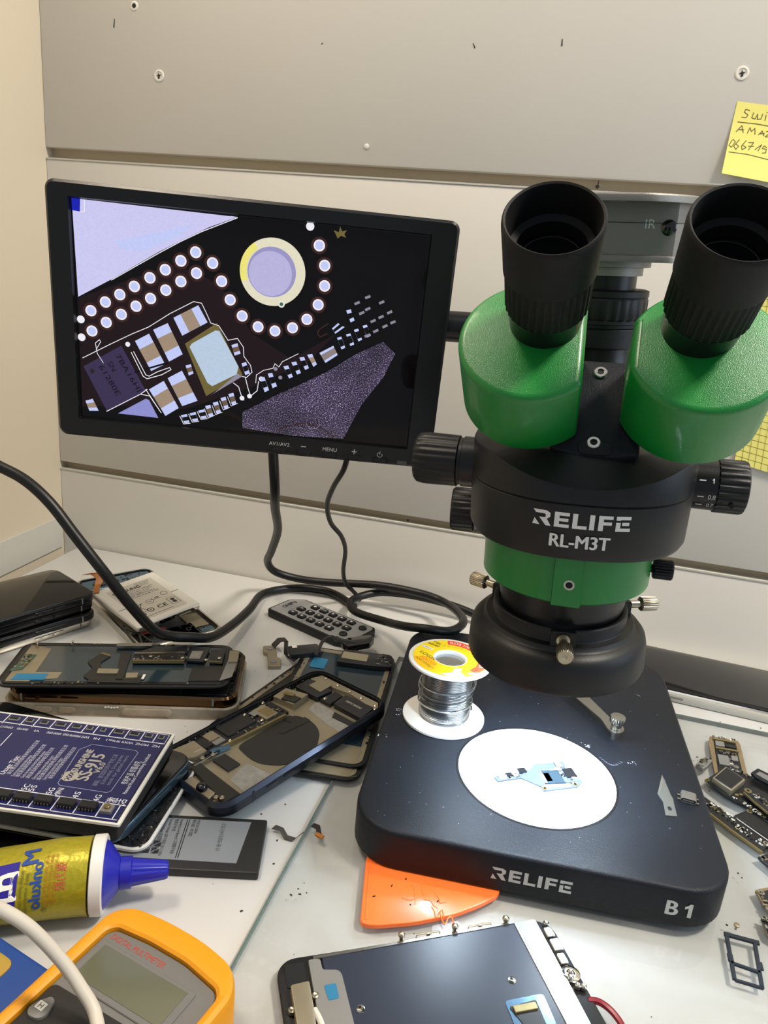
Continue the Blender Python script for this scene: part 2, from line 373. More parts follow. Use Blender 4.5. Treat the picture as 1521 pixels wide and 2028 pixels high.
SCREEN = [('p','M',[-109.6,9.6,-48.0,36.3,-19.7,27.1,2.6,-2.4,28.9,-16.2,57.1,3.0,40.0,-17.0,3.8,-37.5,-40.8,-57.3,-67.2,-58.0,-110.4,-62.2]),('p','L',[-110.7,69,-9.1,68.1,-13.2,68.3,-26.2,60.6,-44.3,50.6,-58.4,42.4,-72.8,33.0,-89.0,22.5,-109.7,10.1]),('l','W',0.5,[-88.1,22.6,-72.8,32.4,-57.6,42.1,-44.3,50.2,-31.1,57.4,-9.1,67.7]),('p','P',[-85.6,46.5,-60.8,53.6,-36.1,61.5,-44.3,53.7,-69.2,41.8,-81.6,42.1]),('p','B',[-110.9,69,-105.5,69,-106.1,61.7,-110.8,62.0]),('l','W',0.4,[-105.6,61.6,-103.3,61.9,-102.8,68.8]),('d','M2',5.2,[-101.9,2.1,-92.4,8.5,-83.0,14.1,-73.6,20.1,-63.6,26.4,-53.8,32.3,-44.0,38.7,-34.7,44.8,-24.0,39.3,-18.1,28.8,-12.4,17.8,-4.4,8.4,6.1,2.5,17.2,0.9,28.5,4.1,37.5,10.4,44.2,20.3,47.5,32.4,46.7,44.8,42.5,56.5,-101.8,-10.9,-92.3,-4.4,-82.4,1.7,-72.8,7.8,-63.4,13.6,-53.6,19.8,-44.0,26.1,-34.1,32.2]),('d','W',3.6,[-101.9,2.1,-92.4,8.5,-83.0,14.1,-73.6,20.1,-63.6,26.4,-53.8,32.3,-44.0,38.7,-34.7,44.8,-24.0,39.3,-18.1,28.8,-12.4,17.8,-4.4,8.4,6.1,2.5,17.2,0.9,28.5,4.1,37.5,10.4,44.2,20.3,47.5,32.4,46.7,44.8,42.5,56.5,-101.8,-10.9,-92.3,-4.4,-82.4,1.7,-72.8,7.8,-63.4,13.6,-53.6,19.8,-44.0,26.1,-34.1,32.2]),('d','P',2.6,[-101.9,2.1,-92.4,8.5,-83.0,14.1,-73.6,20.1,-63.6,26.4,-53.8,32.3,-44.0,38.7,-34.7,44.8,-24.0,39.3,-18.1,28.8,-12.4,17.8,-4.4,8.4,6.1,2.5,17.2,0.9,28.5,4.1,37.5,10.4,44.2,20.3,47.5,32.4,46.7,44.8,42.5,56.5,-101.8,-10.9,-92.3,-4.4,-82.4,1.7,-72.8,7.8,-63.4,13.6,-53.6,19.8,-44.0,26.1,-34.1,32.2]),('d','W',2.6,[36.1,67.2]),('d','W',2.5,[-108.7,-4.1,-108.7,-15.6]),('r','Y',0,[14.3,37.7,-5.4,35.7,33.5,39.6,13.4,59.7,15.3,15.3,-0.8,36.2,28.1,39.1,14.6,54.5,16.2,21.0]),('p','Y2',[52.5,63.7,50.9,66.4,54.1,65.5,54.7,68.9,56.1,66.2,59.0,67.2,57.6,64.7,58.9,62.7,55.6,63.6,53.7,61.7]),('p','C',[-108.4,-34.7,-83.0,-18.5,-67.5,-47.2,-94.2,-63.7]),('d','C2',1.6,[-102.8,-37.4]),('p','P',[-48.8,2.9,-43.1,-8.1,-26.7,2.1,-32.8,12.4]),('p','T',[-44.3,5.6,-38.5,-5.2,-31.3,-0.7,-37.3,9.8]),('p','P',[-74.0,-14.6,-64.7,-8.9,-54.5,-28.0,-63.7,-33.5]),('p','T',[-71.2,-19.9,-61.8,-14.2,-57.4,-22.6,-66.6,-28.2]),('p','P',[-62.0,-6.1,-52.5,-0.9,-42.8,-20.2,-51.8,-26.0]),('p','T',[-59.2,-11.6,-49.8,-6.2,-45.6,-14.8,-54.7,-20.3]),('p','P',[-65.3,-46.1,-55.4,-39.3,-45.5,-57.0,-54.5,-63.4]),('p','T',[-62.3,-50.9,-52.7,-44.2,-48.3,-52.0,-57.5,-58.5]),('p','P',[-52.8,-37.2,-43.3,-31.2,-32.8,-50.7,-43.1,-55.4]),('p','T',[-50.1,-42.2,-40.4,-36.6,-35.8,-45.1,-45.8,-50.2]),('l','K',1.2,[-74.3,-35.3,-53.1,-27.0]),('p','Y2',[-41.3,-13.1,-20.7,2.3,-3.0,-30.0,-27.0,-46.9]),('p','S',[-38.3,-15.0,-37.0,-12.7,-21.5,-2.5,-18.9,-2.7,-5.8,-24.9,-6.9,-30.0,-23.1,-39.7,-26.3,-37.7]),('p','P2',[-86.6,-64.8,-67.6,-52.7,-65.4,-53.4,-59.3,-65.3]),('l','W',0.45,[-108.6,-29.1,-89.5,-17.9,-75.5,-10.0,-65.0,-4.7,-51.2,5.2,-35.8,14.4,-30.7,13.9,-28.1,9.1,-24.6,1.9,-19.4,0.7,-13.2,-8.1,-7.1,-6.3,-3.1,-11.5,-2.5,-17.6,2.1,-23.3,3.2,-27.6,-0.3,-31.5,-3.8,-31.0]),('l','W',0.5,[-76.6,-22.3,-69.1,-37.5,-66.5,-39.0,-56.7,-35.3,-50.5,-31.2,-51.4,-29.9,-59.3,-33.4,-65.1,-37.1,-67.3,-36.4,-75.0,-21.7]),('l','W',0.4,[-99.6,-22.8,-96.4,-17.3,-97.2,-16.0,-99.9,-18.5,-98.9,-25.3,-95.2,-31.1]),('l','W',0.5,[-94.2,-64.1,-71.1,-49.9,-66.6,-46.2]),('l','W',0.5,[-71.1,-49.9,-64.9,-50.6,-57.4,-61.4,-67.5,-46.3]),('p','P',[-10.9,-11.0,-7.0,-9.4,-4.7,-16.0,-8.6,-17.7]),('p','K2',[-10.3,-12.8,-6.4,-11.3,-5.3,-14.2,-9.2,-15.8]),('p','P',[-3.9,-22.5,-1.0,-21.1,1.9,-28.6,-1.2,-30.0]),('p','K',[-3.1,-24.6,-0.2,-23.2,1.0,-26.5,-1.9,-27.9]),('p','P',[-40.9,-27.5,-37.4,-26.3,-35.6,-32.4,-38.7,-34.0]),('p','K2',[-40.3,-29.3,-36.9,-28.0,-36.1,-30.7,-39.3,-32.2]),('p','P',[-108.2,-58.1,-103.3,-56.3,-99.6,-64.2,-105.9,-64.8]),('p','T',[-107.6,-60.0,-102.2,-58.5,-100.6,-62.0,-106.5,-62.9]),('p','P',[-27.6,-53.8,-24.2,-52.6,-21.9,-60.2,-24.8,-61.4]),('p','K2',[-26.8,-55.9,-23.6,-54.7,-22.6,-58.1,-25.6,-59.3]),('l','W',0.35,[-28.1,-55.7,-25.5,-62.0,-21.2,-59.7]),('p','P',[-22.5,-51.0,-19.1,-49.8,-16.8,-57.4,-19.7,-58.6]),('p','K2',[-21.7,-53.1,-18.5,-51.9,-17.5,-55.2,-20.5,-56.5]),('l','W',0.35,[-23.0,-52.9,-20.4,-59.1,-16.1,-56.9]),('p','P',[-17.4,-47.3,-14.0,-46.0,-11.7,-53.6,-14.5,-54.8]),('p','K2',[-16.6,-49.4,-13.4,-48.2,-12.4,-51.5,-15.3,-52.7]),('l','W',0.35,[-17.9,-49.2,-15.3,-55.4,-11.0,-53.1]),('p','P',[-12.2,-44.0,-8.8,-42.8,-6.5,-50.3,-9.3,-51.6]),('p','K2',[-11.4,-46.1,-8.2,-44.9,-7.1,-48.2,-10.1,-49.4]),('l','W',0.35,[-12.7,-45.9,-10.0,-52.1,-5.8,-49.8]),('p','P',[-44.0,-61.9,-39.9,-60.6,-38.1,-66.5,-41.7,-67.3]),('p','K',[-43.3,-63.4,-39.4,-62.2,-38.6,-64.8,-42.3,-65.8]),('l','W',0.4,[-44.7,-62.5,-42.2,-67.8,-37.6,-66.9]),('p','P',[-38.1,-60.0,-34.1,-58.6,-32.2,-64.5,-35.8,-65.3]),('p','K',[-37.5,-61.5,-33.6,-60.3,-32.8,-62.9,-36.5,-63.8]),('l','W',0.4,[-38.8,-60.5,-36.3,-65.9,-31.8,-64.9]),('p','P',[-32.3,-57.5,-28.3,-56.2,-26.4,-62.1,-30.0,-62.9]),('p','K',[-31.7,-59.0,-27.7,-57.8,-26.9,-60.4,-30.6,-61.4]),('l','W',0.4,[-33.0,-58.1,-30.4,-63.4,-25.9,-62.5]),('l','W',0.5,[-9.0,-36.0,-5.4,-38.4,-3.0,-45.4,-1.6,-47.1]),('l','W',0.5,[-1.1,-31.6,0.9,-38.7,2.8,-43.9,7.1,-39.8,7.8,-33.4]),('d','W',1.6,[-78.7,-17.2,-2.9,-45.9,2.1,-44.0,9.5,-31.5]),('p','S2',[-22.2,-44.6,-6.5,-29.5,-2.9,-30.9,-25.7,-47.2]),('p','P',[8.5,-30.7,11.5,-29.9,15.0,-38.6,12.2,-40.3]),('p','K',[9.5,-33.3,12.4,-32.4,14.0,-36.2,11.2,-37.6]),('p','P',[13.7,-27.5,16.6,-26.7,20.2,-35.4,17.4,-37.0]),('p','K',[14.7,-30.1,17.6,-29.1,19.2,-32.9,16.4,-34.3]),('p','P',[23.8,-21.6,26.9,-20.7,30.5,-28.0,28.1,-29.4]),('p','K',[25.0,-23.7,27.9,-22.8,29.5,-26.0,26.9,-27.2]),('p','P',[28.9,-18.4,32.1,-17.6,35.7,-24.9,33.3,-26.2]),('p','K',[30.1,-20.6,33.1,-19.6,34.6,-22.8,32.0,-24.0]),('p','P',[34.0,-14.8,37.1,-14.0,40.8,-21.2,38.4,-22.5]),('p','K',[35.2,-17.0,38.1,-16.0,39.7,-19.2,37.1,-20.4]),('p','P',[39.1,-12.4,42.3,-11.5,45.9,-18.1,43.8,-20.0]),('p','T',[40.4,-14.5,43.3,-13.4,44.9,-16.2,42.5,-17.9]),('p','P',[47.1,-10.4,55.9,-4.8,59.2,-10.6,51.5,-16.6]),('p','T2',[48.1,-11.8,56.6,-6.0,58.5,-9.3,50.5,-15.3]),('p','P',[57.9,0.6,60.6,1.6,63.8,-5.3,61.4,-6.7]),('p','K',[58.6,-0.8,61.2,0.2,63.1,-3.9,60.7,-5.2]),('p','P',[63.6,3.3,66.3,4.3,69.5,-2.6,67.1,-3.9]),('p','K',[64.3,1.9,66.9,2.9,68.8,-1.2,66.4,-2.5]),('p','P',[68.5,6.8,71.2,7.8,74.4,1.0,72.1,-0.4]),('p','K',[69.2,5.4,71.9,6.4,73.8,2.3,71.4,1.1]),('p','P',[73.9,9.9,76.6,10.9,79.8,4.1,77.5,2.7]),('p','K',[74.6,8.5,77.2,9.5,79.2,5.5,76.8,4.2]),('p','P',[54.2,6.3,57.8,10.0,62.3,7.9,56.6,3.1]),('p','K',[54.9,5.4,59.1,9.5,61.1,8.5,56.0,4.0]),('p','P',[62.5,18.5,65.3,19.7,68.4,12.8,66.0,11.3]),('p','K',[63.5,16.5,66.2,17.7,67.6,14.7,65.0,13.3]),('l','G',1.6,[68.0,23.3,70.3,24.5]),('l','G',1.6,[71.5,17.3,73.8,18.6]),('l','G',1.6,[75.1,20.2,77.4,21.5]),('l','G',1.6,[79.3,13.0,81.6,14.3]),('l','G',1.6,[84.2,16.1,86.5,17.3]),('l','G',1.6,[89.5,19.5,91.7,20.8]),('l','G',1.6,[83.7,25.3,86.0,26.5]),('l','G',1.6,[74.5,27.7,76.8,28.9]),('l','G',1.6,[87.3,10.4,89.6,11.7]),('l','G',1.6,[81.6,6.8,83.9,8.1]),('l','G',1.6,[92.2,13.5,94.5,14.7]),('l','G',1.6,[76.2,3.3,78.6,4.6]),('l','M2',0.8,[51.4,9.0,46.1,5.0,44.9,2.4,46.8,-0.0,51.4,2.6]),('l','W',0.4,[6.0,-34.5,6.2,-29.1,10.9,-25.5,17.0,-23.6,18.2,-20.4,20.9,-22.3,23.0,-18.6,33.2,-12.3]),('d','S2',1.3,[18.8,-23.8,22.2,-29.3]),('g','grain',[-2.3,-55.5,19.6,-41.8,36.1,-32.4,53.2,-22.2,71.6,-8.5,88.3,1.0,96.9,-6.0,90.6,-22.5,78.0,-42.0,67.4,-67.4,34.6,-68.8,-2.0,-66.7]),('l','M2',0.7,[21.7,-66.2,27.8,-62.3,40.4,-59.2,52.3,-61.3,62.0,-68.0]),('l','G',0.3,[41.3,-59.1,44.2,-62.6,48.7,-61.7,51.3,-58.6]),('l','G',0.3,[57.4,-55.2,59.7,-50.3])]
# ------------------------------------------------------------------ the setting
WY = 680.0
panels = [(-520, 392.5, 900), (-520, 87.5, 382.5), (-520, -300, 79.0)]
wall = MB().box(150, WY + 30, 300, 1400, 40, 1300).build('wall_back', 'groove_beige'); struct(wall)
for x, z0, z1 in panels:
    X = T(-515, WY, (z0 + z1) / 2) @ RX(PI / 2)
    MB().at(X).slab([(0, -(z1 - z0) / 2), (1200, -(z1 - z0) / 2), (1200, (z1 - z0) / 2), (0, (z1 - z0) / 2)], -12, 0, 1.2, 2).build('wall_panel', 'wall_white', wall)
for z in (382.5, 79.0):          # lips of the slot profile
    MB().box(85, WY + 2, z + .4, 1200, 5, 1.4).build('groove_lip', 'trim_grey', wall)
def wallmark(name, pts, z=.25, m='dirt'): MB().at(T(0, WY, 0) @ RX(PI / 2)).slab(rpoly(pts, .4, 2), -.2, z).build(name, m, wall)
for x, z in ((-395.8, 455.4), (84.8, 469.7)):    # painted-over cross-head screws
    MB().at(T(x, WY, z) @ RX(PI / 2)).lathe([(5, -.2), (4.6, .5), (3.4, .6), (3, .3)], 20).build('wall_screw', 'wall_patch', wall)
    wallmark('screw_slot', [(x - .9, z - 2.6), (x - .2, z - .5), (x - 2.3, z - .2), (x - .4, z + .6), (x - .7, z + 2.5), (x + .3, z + .7), (x + 2.4, z + .9), (x + .7, z - .2), (x + 1., z - 2)], .75)
MB().at(T(-419.4, WY, 508.7) @ RX(PI / 2)).lathe([(4.2, -.2), (3.2, .5), (2.2, .45)], 16).build('wall_plug', 'wall_patch', wall)
wallmark('plug_hole', circ(1.9, 10, -419.4, 508.9), .6)
for x, z, a, l in ((-439.5, 495.4, .1, 7), (-49.7, 487.4, -.1, 5), (-245.3, 483.2, .8, 1.6), (-118, 484, -.5, 4), (-6.2, 389.5, 0, 3)):
    wallmark('wall_scratch', [(x - .5 - l / 2 * math.sin(a), z - l / 2 * math.cos(a)), (x + .5 - l / 2 * math.sin(a), z - l / 2 * math.cos(a)), (x + .4 + l / 2 * math.sin(a), z + l / 2 * math.cos(a)), (x - .1 + l / 2 * math.sin(a), z + l / 2 * math.cos(a))])
MB().at(T(-200.8, WY, 407) @ RX(PI / 2)).lathe([(2.2, -.2), (2, .6), (1, .9)], 14).build('wall_plug', 'wall_patch', wall)
wallmark('groove_screw', circ(1.6, 10, -6.5, 386.5), .4); wallmark('groove_screw', circ(1.2, 8, -133.6, 83.3), .4)
wl = MB().box(-535, 200, 300, 40, 1000, 1300).build('wall_left', 'wall_cream'); struct(wl)
struct(MB().box(-513.6, 300, 10, 2.4, 750, 34).build('baseboard_left', 'trim_grey'))
desk = MB().slab(rpoly([(-492, -60), (560, -60), (560, 677), (-492, 677)], 14, 4), -24, -4, 1.2, 2)
desk = desk.build('desk', 'desk_white'); tag(desk, 'white laminate repair desk under all the phone parts and the microscope', 'desk')
g = thing('glass_sheet', 'clear glass sheet laid over the right half of the white desk', 'glass', (220, 250, -4))
MB().slab([(-113.4, -50), (540, -50), (540, 559), (-107.2, 566.5)], -3.9, 0, .5, 1).build('pane', 'desk_glass', g)
MB().slab([(-113.9, -50), (-113.35, -50), (-107.15, 566.5), (-107.7, 566.8)], -3.9, -.25).build('ground_edge', 'glass_edge', g)
MB().slab([(-107.2, 566.5), (540, 559), (540, 559.8), (-107.3, 567.3)], -3.9, -.25).build('ground_edge', 'glass_edge', g)

# sticky notes
def wall_note(name, label, pts, lines, curl=0, grid=False):
    o = thing(name, label, 'note', (pts[0][0], WY, pts[0][1]))
    X = T(0, WY, 0) @ RX(PI / 2)
    mb = MB().at(X); n = 8; vs = []
    (x0, z0), (x1, z1), (x2, z2), (x3, z3) = pts        # TL TR BR BL
    for i in range(n + 1):
        t = i / n; h = -.35 - curl * t ** 2.2
        vs += [(x0 + (x3 - x0) * t, z0 + (z3 - z0) * t, -h), (x1 + (x2 - x1) * t, z1 + (z2 - z1) * t, -h)]
    vs2 = [(a, b, c - .15) for a, b, c in vs]; m_ = len(vs)
    fs = [(2 * i, 2 * i + 2, 2 * i + 3, 2 * i + 1) for i in range(n)] + [(m_ + 2 * i, m_ + 2 * i + 1, m_ + 2 * i + 3, m_ + 2 * i + 2) for i in range(n)]
    fs += [(2 * i, m_ + 2 * i, m_ + 2 * i + 2, 2 * i + 2) for i in range(n)] + [(2 * n, m_ + 2 * n, m_ + 2 * n + 1, 2 * n + 1)]
    mb.add(vs + vs2, fs).build('paper', 'sticky', o)
    def fn(u, v, h):
        t = v; a = Vector((x0 + (x3 - x0) * t, z0 + (z3 - z0) * t)); b = Vector((x1 + (x2 - x1) * t, z1 + (z2 - z1) * t)); p = a + (b - a) * u
        return tuple(X @ Vector((p.x, p.y, .38 + curl * max(0, t) ** 2.2 + h)))
    P = Print(fn, .05); lines(P); P.build('handwriting' if not grid else 'grid_lines', o); return o
def hand(P):
    col = '#6a6440'; st = lambda *q: P.line(q, .012, col)
    # S W i T
    st((.20, .10), (.14, .09), (.13, .13), (.19, .16), (.17, .20), (.11, .20)); st((.26, .12), (.25, .19), (.30, .20), (.32, .13), (.33, .20), (.38, .19), (.39, .12)); st((.44, .13), (.44, .20)); st((.44, .09), (.445, .10)); st((.56, .10), (.56, .21)); st((.50, .10), (.63, .10))
    st((.07, .27), (.35, .26), (.9, .28))
    st((.08, .40), (.14, .31), (.18, .40)); st((.10, .37), (.18, .36)); st((.24, .40), (.26, .32), (.29, .37), (.33, .32), (.35, .40)); st((.40, .40), (.44, .34), (.48, .40)); st((.42, .38), (.48, .37)); st((.50, .34), (.57, .33), (.50, .41), (.60, .40))
    st((.05, .52), (.02, .60), (.06, .62), (.10, .54), (.06, .51)); st((.15, .50), (.09, .60), (.13, .64), (.16, .59), (.12, .57)); st((.25, .50), (.20, .58), (.22, .63), (.27, .59), (.22, .57)); st((.29, .52), (.36, .51), (.31, .62)); st((.30, .57), (.37, .56)); st((.40, .60), (.48, .52), (.45, .61)); st((.56, .55), (.52, .53), (.50, .57), (.56, .57), (.56, .62), (.51, .63)); st((.60, .60), (.66, .53), (.65, .62))
    st((.04, .69), (.3, .68), (.9, .72))
wall_note('sticky_note', 'yellow sticky note with pencil handwriting on the upper wall panel', [(85.4, 451), (136, 446.5), (132.5, 394), (83.7, 400.4)], hand, 6)
def gridl(P):
    for i in range(1, 15): P.line([(i / 15, 0), (i / 15, 1)], .004, '#8d8a3c')
    for i in range(1, 25): P.line([(0, i / 25), (1, i / 25)], .003, '#8d8a3c')
wall_note('grid_note', 'yellow squared notepaper on the wall behind the right eyepiece', [(131.5, 318), (212, 312), (219, 166), (139.5, 180.5)], gridl, 2, True)
# ------------------------------------------------------------------ stereo microscope
TH = .074
XB = T(13.9, 407.9, 0) @ RZ(TH)                       # base frame
ex = Vector((1, 0, .045)).normalized(); ey = Vector((0, 1, .045)); ey = (ey - ex * ey.dot(ex)).normalized()
XH = frame((10.8, 400, 113), ex, ey)                  # head frame (leans a little)
XY = XH @ T(3.5, 0, 0) @ RZ(.07)                      # head turned towards its front
scope = thing('stereo_microscope', 'green and black trinocular stereo microscope standing on a black base plate', 'microscope', XB)
base_o = rpoly([(-100.3, -73.5), (100.3, -73.5), (100.3, 178), (-100.3, 178)], 1, 1)
base_o = rrect(200.6, 251.5, 27, 8, 0, 52.25)
b = MB().at(XB); b.slab(base_o, 3, 26.3, 2.6, 4, 1.0)
base = b.build('base', 'black_powder', scope)
for x in (-80, 80):
    for y in (-52, 155): MB().at(XB @ T(x, y, 0)).cyl(9, 0, 3.1, 20).build('rubber_foot', 'rubber', scope)
MB().at(XB).lathe([(47.2, 26.2), (47.2, 26.5), (46.6, 27.0), (45.2, 27.2)], 72).build('stage_plate', 'plate_white', scope)
MB().at(XB).ring(circ(48.6, 72), circ(47.25, 72), 26.2, 26.55, .2).build('stage_rim', 'black_satin', scope)
# word marks -----------------------------------------------------------
RELIFE = [[(0, 1), (.72, 1), (.93, .86), (.93, .60), (.76, .45), (1.0, 0), (.72, 0), (.34, .52), (.62, .52), (.69, .59), (.69, .72), (.62, .78), (.16, .78)], [(0, 0), (.10, .42), (.40, 0)],
    [(1.16, 0), (1.16, 1), (1.95, 1), (1.95, .78), (1.42, .78), (1.42, .61), (1.9, .61), (1.9, .40), (1.42, .40), (1.42, .22), (1.95, .22), (1.95, 0)],
    [(2.13, 0), (2.13, 1), (2.39, 1), (2.39, .22), (2.9, .22), (2.9, 0)], [(3.03, 0), (3.03, 1), (3.29, 1), (3.29, 0)],
    [(3.5, 0), (3.5, 1), (4.25, 1), (4.25, .78), (3.76, .78), (3.76, .60), (4.2, .60), (4.2, .39), (3.76, .39), (3.76, 0)],
    [(4.42, .0), (4.42, .6), (4.66, .6), (4.66, .22), (5.2, .22), (5.2, 0)], [(4.42, .74), (4.42, 1), (5.2, 1), (5.2, .78), (4.66, .78), (4.66, .74)], [(4.74, .40), (4.74, .61), (5.12, .61), (5.12, .40)]]
def logo(P, x0, y0, w, h, col):
    for pl in RELIFE:
        P.poly([(x0 + p[0] / 5.2 * w, y0 + p[1] * h) for p in pl], col)
P = Print(lambda u, v, h: tuple(XB @ Vector((u, -73.5 - h, v))), .06)
logo(P, -22.2, 10.0, 41.5, 7.4, '#c9c9c6'); P.build('base_logo', base)
P = Print(lambda u, v, h: tuple(XB @ Vector((u, -73.5 - h, v))), .06); P.text('B', 8.4, 69.2, 14.2, '#c9c9c6', width=5.6, bold=1); P.poly([(77, 10), (78.9, 10), (78.9, 18.4), (77.4, 18.4), (76.6, 17.3), (75.2, 16.5), (75.2, 14.8), (77, 15.6)], '#c9c9c6'); P.build('base_mark', base)
# scuffs and dust on the base
P = Print(flat(XB, 26.3), .04)
for k in range(150):
    x, y = rnd.uniform(-92, 95), rnd.uniform(-66, 170)
    if math.hypot(x, y) < 50: continue
    r = rnd.uniform(.12, .35); a = rnd.uniform(0, PI); l = rnd.choice((1, 1, 2, 4))
    P.poly([(x + r * l * math.cos(a), y + r * l * math.sin(a)), (x - r * math.sin(a), y + r * math.cos(a)), (x - r * l * math.cos(a), y - r * l * math.sin(a)), (x + r * math.sin(a), y - r * math.cos(a))], rnd.choice(('#8a90a2', '#aab0bf', '#6a7080')))
for x, y in ((-97, 12), (-92, 44), (-90, 39), (-79, 33), (34, 40), (60, 30)):
    for k in range(7): P.disc(x + rnd.uniform(-3, 3), y + rnd.uniform(-1.6, 1.6), rnd.uniform(.2, .6), '#b9bfd0', 7)
for k in range(10): x = 40 + k * 1.4; y = 30 - 6 * math.sin(k / 3); P.line([(x, y), (x + 1.4, y - .8)], .3, '#7b8294')
P.build('dust_specks', base)['kind'] = 'stuff'
# stage clip, post and knob
clip = MB().at(XB).slab(rpoly([(57, 53), (57, 60), (51, 64), (30, 104), (22, 106), (19, 100), (43, 64), (46.5, 52), (51, 48.5)], 3), 32.6, 33.7).build('stage_clip', 'steel', scope)
MB().at(XB @ T(51.7, 55.4, 0)).lathe([(3.3, 26.2), (3.5, 26.8), (3.5, 32.6)], 24).build('clip_post', 'steel', scope)
MB().at(XB @ T(51.7, 55.4, 0)).lathe([(2.8, 33.6), (3.4, 34), (3.5, 37.4), (2.8, 37.8), (4.6, 38.3), (5.1, 38.8), (5.1, 42.0), (4.7, 42.6), (1.4, 42.8)], 80, ridges={5: (20, .4), 6: (20, .4)}).build('clip_knob', 'steel', scope)
# column, rack and monitor side
MB().at(XB @ T(-3.5, 128, 0)).lathe([(26, 26.3), (26, 34), (22, 38), (16, 40), (16, 296), (15, 300)], 40).build('column', 'black_satin', scope)
MB().at(XB @ T(-3.5, 128, 0)).lathe([(24, 170), (25, 171), (25, 232), (24, 233)], 40).build('column_collar', 'black_plastic', scope)
MB().at(XY).box(0, 72, 66, 46, 60, 58, 3, 6).build('focus_block', 'black_plastic', scope)
MB().at(XY @ T(0, 48, 63) @ RY(-PI / 2)).lathe([(12.4, 50), (13, 51), (13, 54), (12.2, 54.4), (13.2, 55), (13.2, 67), (12, 68.4)], 72, ridges={4: (24, .7), 5: (24, .7)}).build('focus_knob', 'black_plastic', scope)
MB().at(XY @ T(0, 48, 63) @ RY(-PI / 2)).cyl(8, 20, 51, 24).build('focus_shaft', 'black_satin', scope)
# lens barrel, mounting ring, body
MB().at(XH @ T(1.5, 0, 0)).lathe([(26, 14), (27.5, 15), (28, 22), (30.5, 24), (33, 34), (36, 52)], 64).build('lens_barrel', 'black_satin', scope)
mr_ = MB().at(XH @ T(1.6, 0, 0)); mr_.lathe([(42.2, 49.6), (43.4, 50.6), (43.4, 75.2), (42.6, 76.2), (30, 76.4)], 96)
ringo = mr_.build('mounting_ring', 'green_paint', scope)
MB().at(XH @ T(3.3, 0, 0)).slab([(-6.6, -45.2), (6.6, -45.2), (7.2, -42), (-7.2, -42)], 49.7, 75.9, .5, 1).build('clamp_boss', 'green_paint', scope)
MB().at(XH @ T(4.2, -45.1, 61.2) @ RX(PI / 2)).lathe([(2.6, -.5), (2.6, .25), (1.7, .25), (1.6, -.4)], 20).build('screw_bush', 'steel', scope)
MB().at(XH @ T(4.2, -45.25, 61.2) @ RX(PI / 2)).cyl(1.65, -.2, .2, 16).build('screw_hole', 'hole_black', scope)
MB().at(XH @ T(43, 0, 57) @ RY(PI / 2)).lathe([(2.2, 0), (2.2, 3), (4.6, 3.2), (5.3, 4), (5.3, 12.4), (4.6, 13.2)], 60, ridges={3: (20, .6), 4: (20, .6)}).build('clamp_knob', 'black_plastic', scope)
def bodyring(z, r, k=0):     # slightly square head body
    o = []
    for i in range(96):
        a = 2 * PI * i / 96; e = 2.35; rr = r / (abs(math.cos(a)) ** e + abs(math.sin(a)) ** e) ** (1 / e)
        o.append((rr * math.cos(a), rr * math.sin(a), z))
    return o
MB().at(XY).loops([bodyring(76.6, 50), bodyring(77.6, 53.0), bodyring(80, 54.2), bodyring(104.2, 54.8), bodyring(104.7, 54.2)]).build('zoom_body', 'black_plastic', scope)
L = []
def lip(x, y): return 113.0 + 9.5 * min(1, (x / 44) ** 2) if y < 0 else 122.5
for ins, dz, mode in ((.6, 0, 0), (0, .6, 0), (0, -1.6, 1), (.5, -.5, 1), (1.6, 0, 1), (13.5, 11.0, 2), (15, 12.2, 2)):
    l = []
    for x, y, z_ in bodyring(0, 54.8 - ins):
        lz = lip(x, y); q = 104.7 + dz if mode == 0 else lz + dz if mode == 1 else max(lz + 1, min(lz + dz, 124.6 + (dz - 11) * .8))
        l.append((x, y, q))
    L.append(l)
MB().at(XY).loops(L).build('upper_body', 'black_plastic', scope)
def on_body(u, v, h):
    a = u / 54.8; sx, cy = math.sin(a), math.cos(a); e = 2.35; r = 54.75 / (abs(sx) ** e + abs(cy) ** e) ** (1 / e) + .12 + h
    return tuple(XY @ Vector((r * sx, -r * cy, v)))
P = Print(on_body, .05)
logo(P, -22.8, 93.6, 43.2, 7.2, '#e6e4df'); P.text('RL-M3T', 6.0, -1.0, 87.2, '#e6e4df', width=26.5, bold=1)
P.build('head_lettering', [o for o in scope.children if o.name == 'zoom_body'][0])
# inclined cover plate between the housings
n45 = (0, -.7071, .7071)
XP = frame((8.2, -23, 143.6), (1, 0, .0), (0, .7071, .7071)); XP = XH @ XP
MB().at(XP).slab(rpoly([(-20, -24), (-9, -26.5), (9, -26.5), (20, -24), (19, 27), (-19, 27)], 2), -26, 0, 1.2, 2).build('cover_plate', 'black_powder', scope)
MB().at(XP).box(0, -22.5, .5, 15, 7, 1.0, .4, 3).build('screw_seat', 'black_powder', scope)
for v in (-19.8, 19.8):
    s_ = MB().at(XP @ T(-.6, v, 0)).lathe([(3.2, -.2), (3.2, .9), (2.8, 1.3), (1.7, 1.3), (1.6, .5)], 24).build('cover_screw', 'steel', scope)
    MB().at(XP @ T(-.6, v, 0)).cyl(1.6, .4, .75, 6).build('hex_socket', 'hole_black', s_)
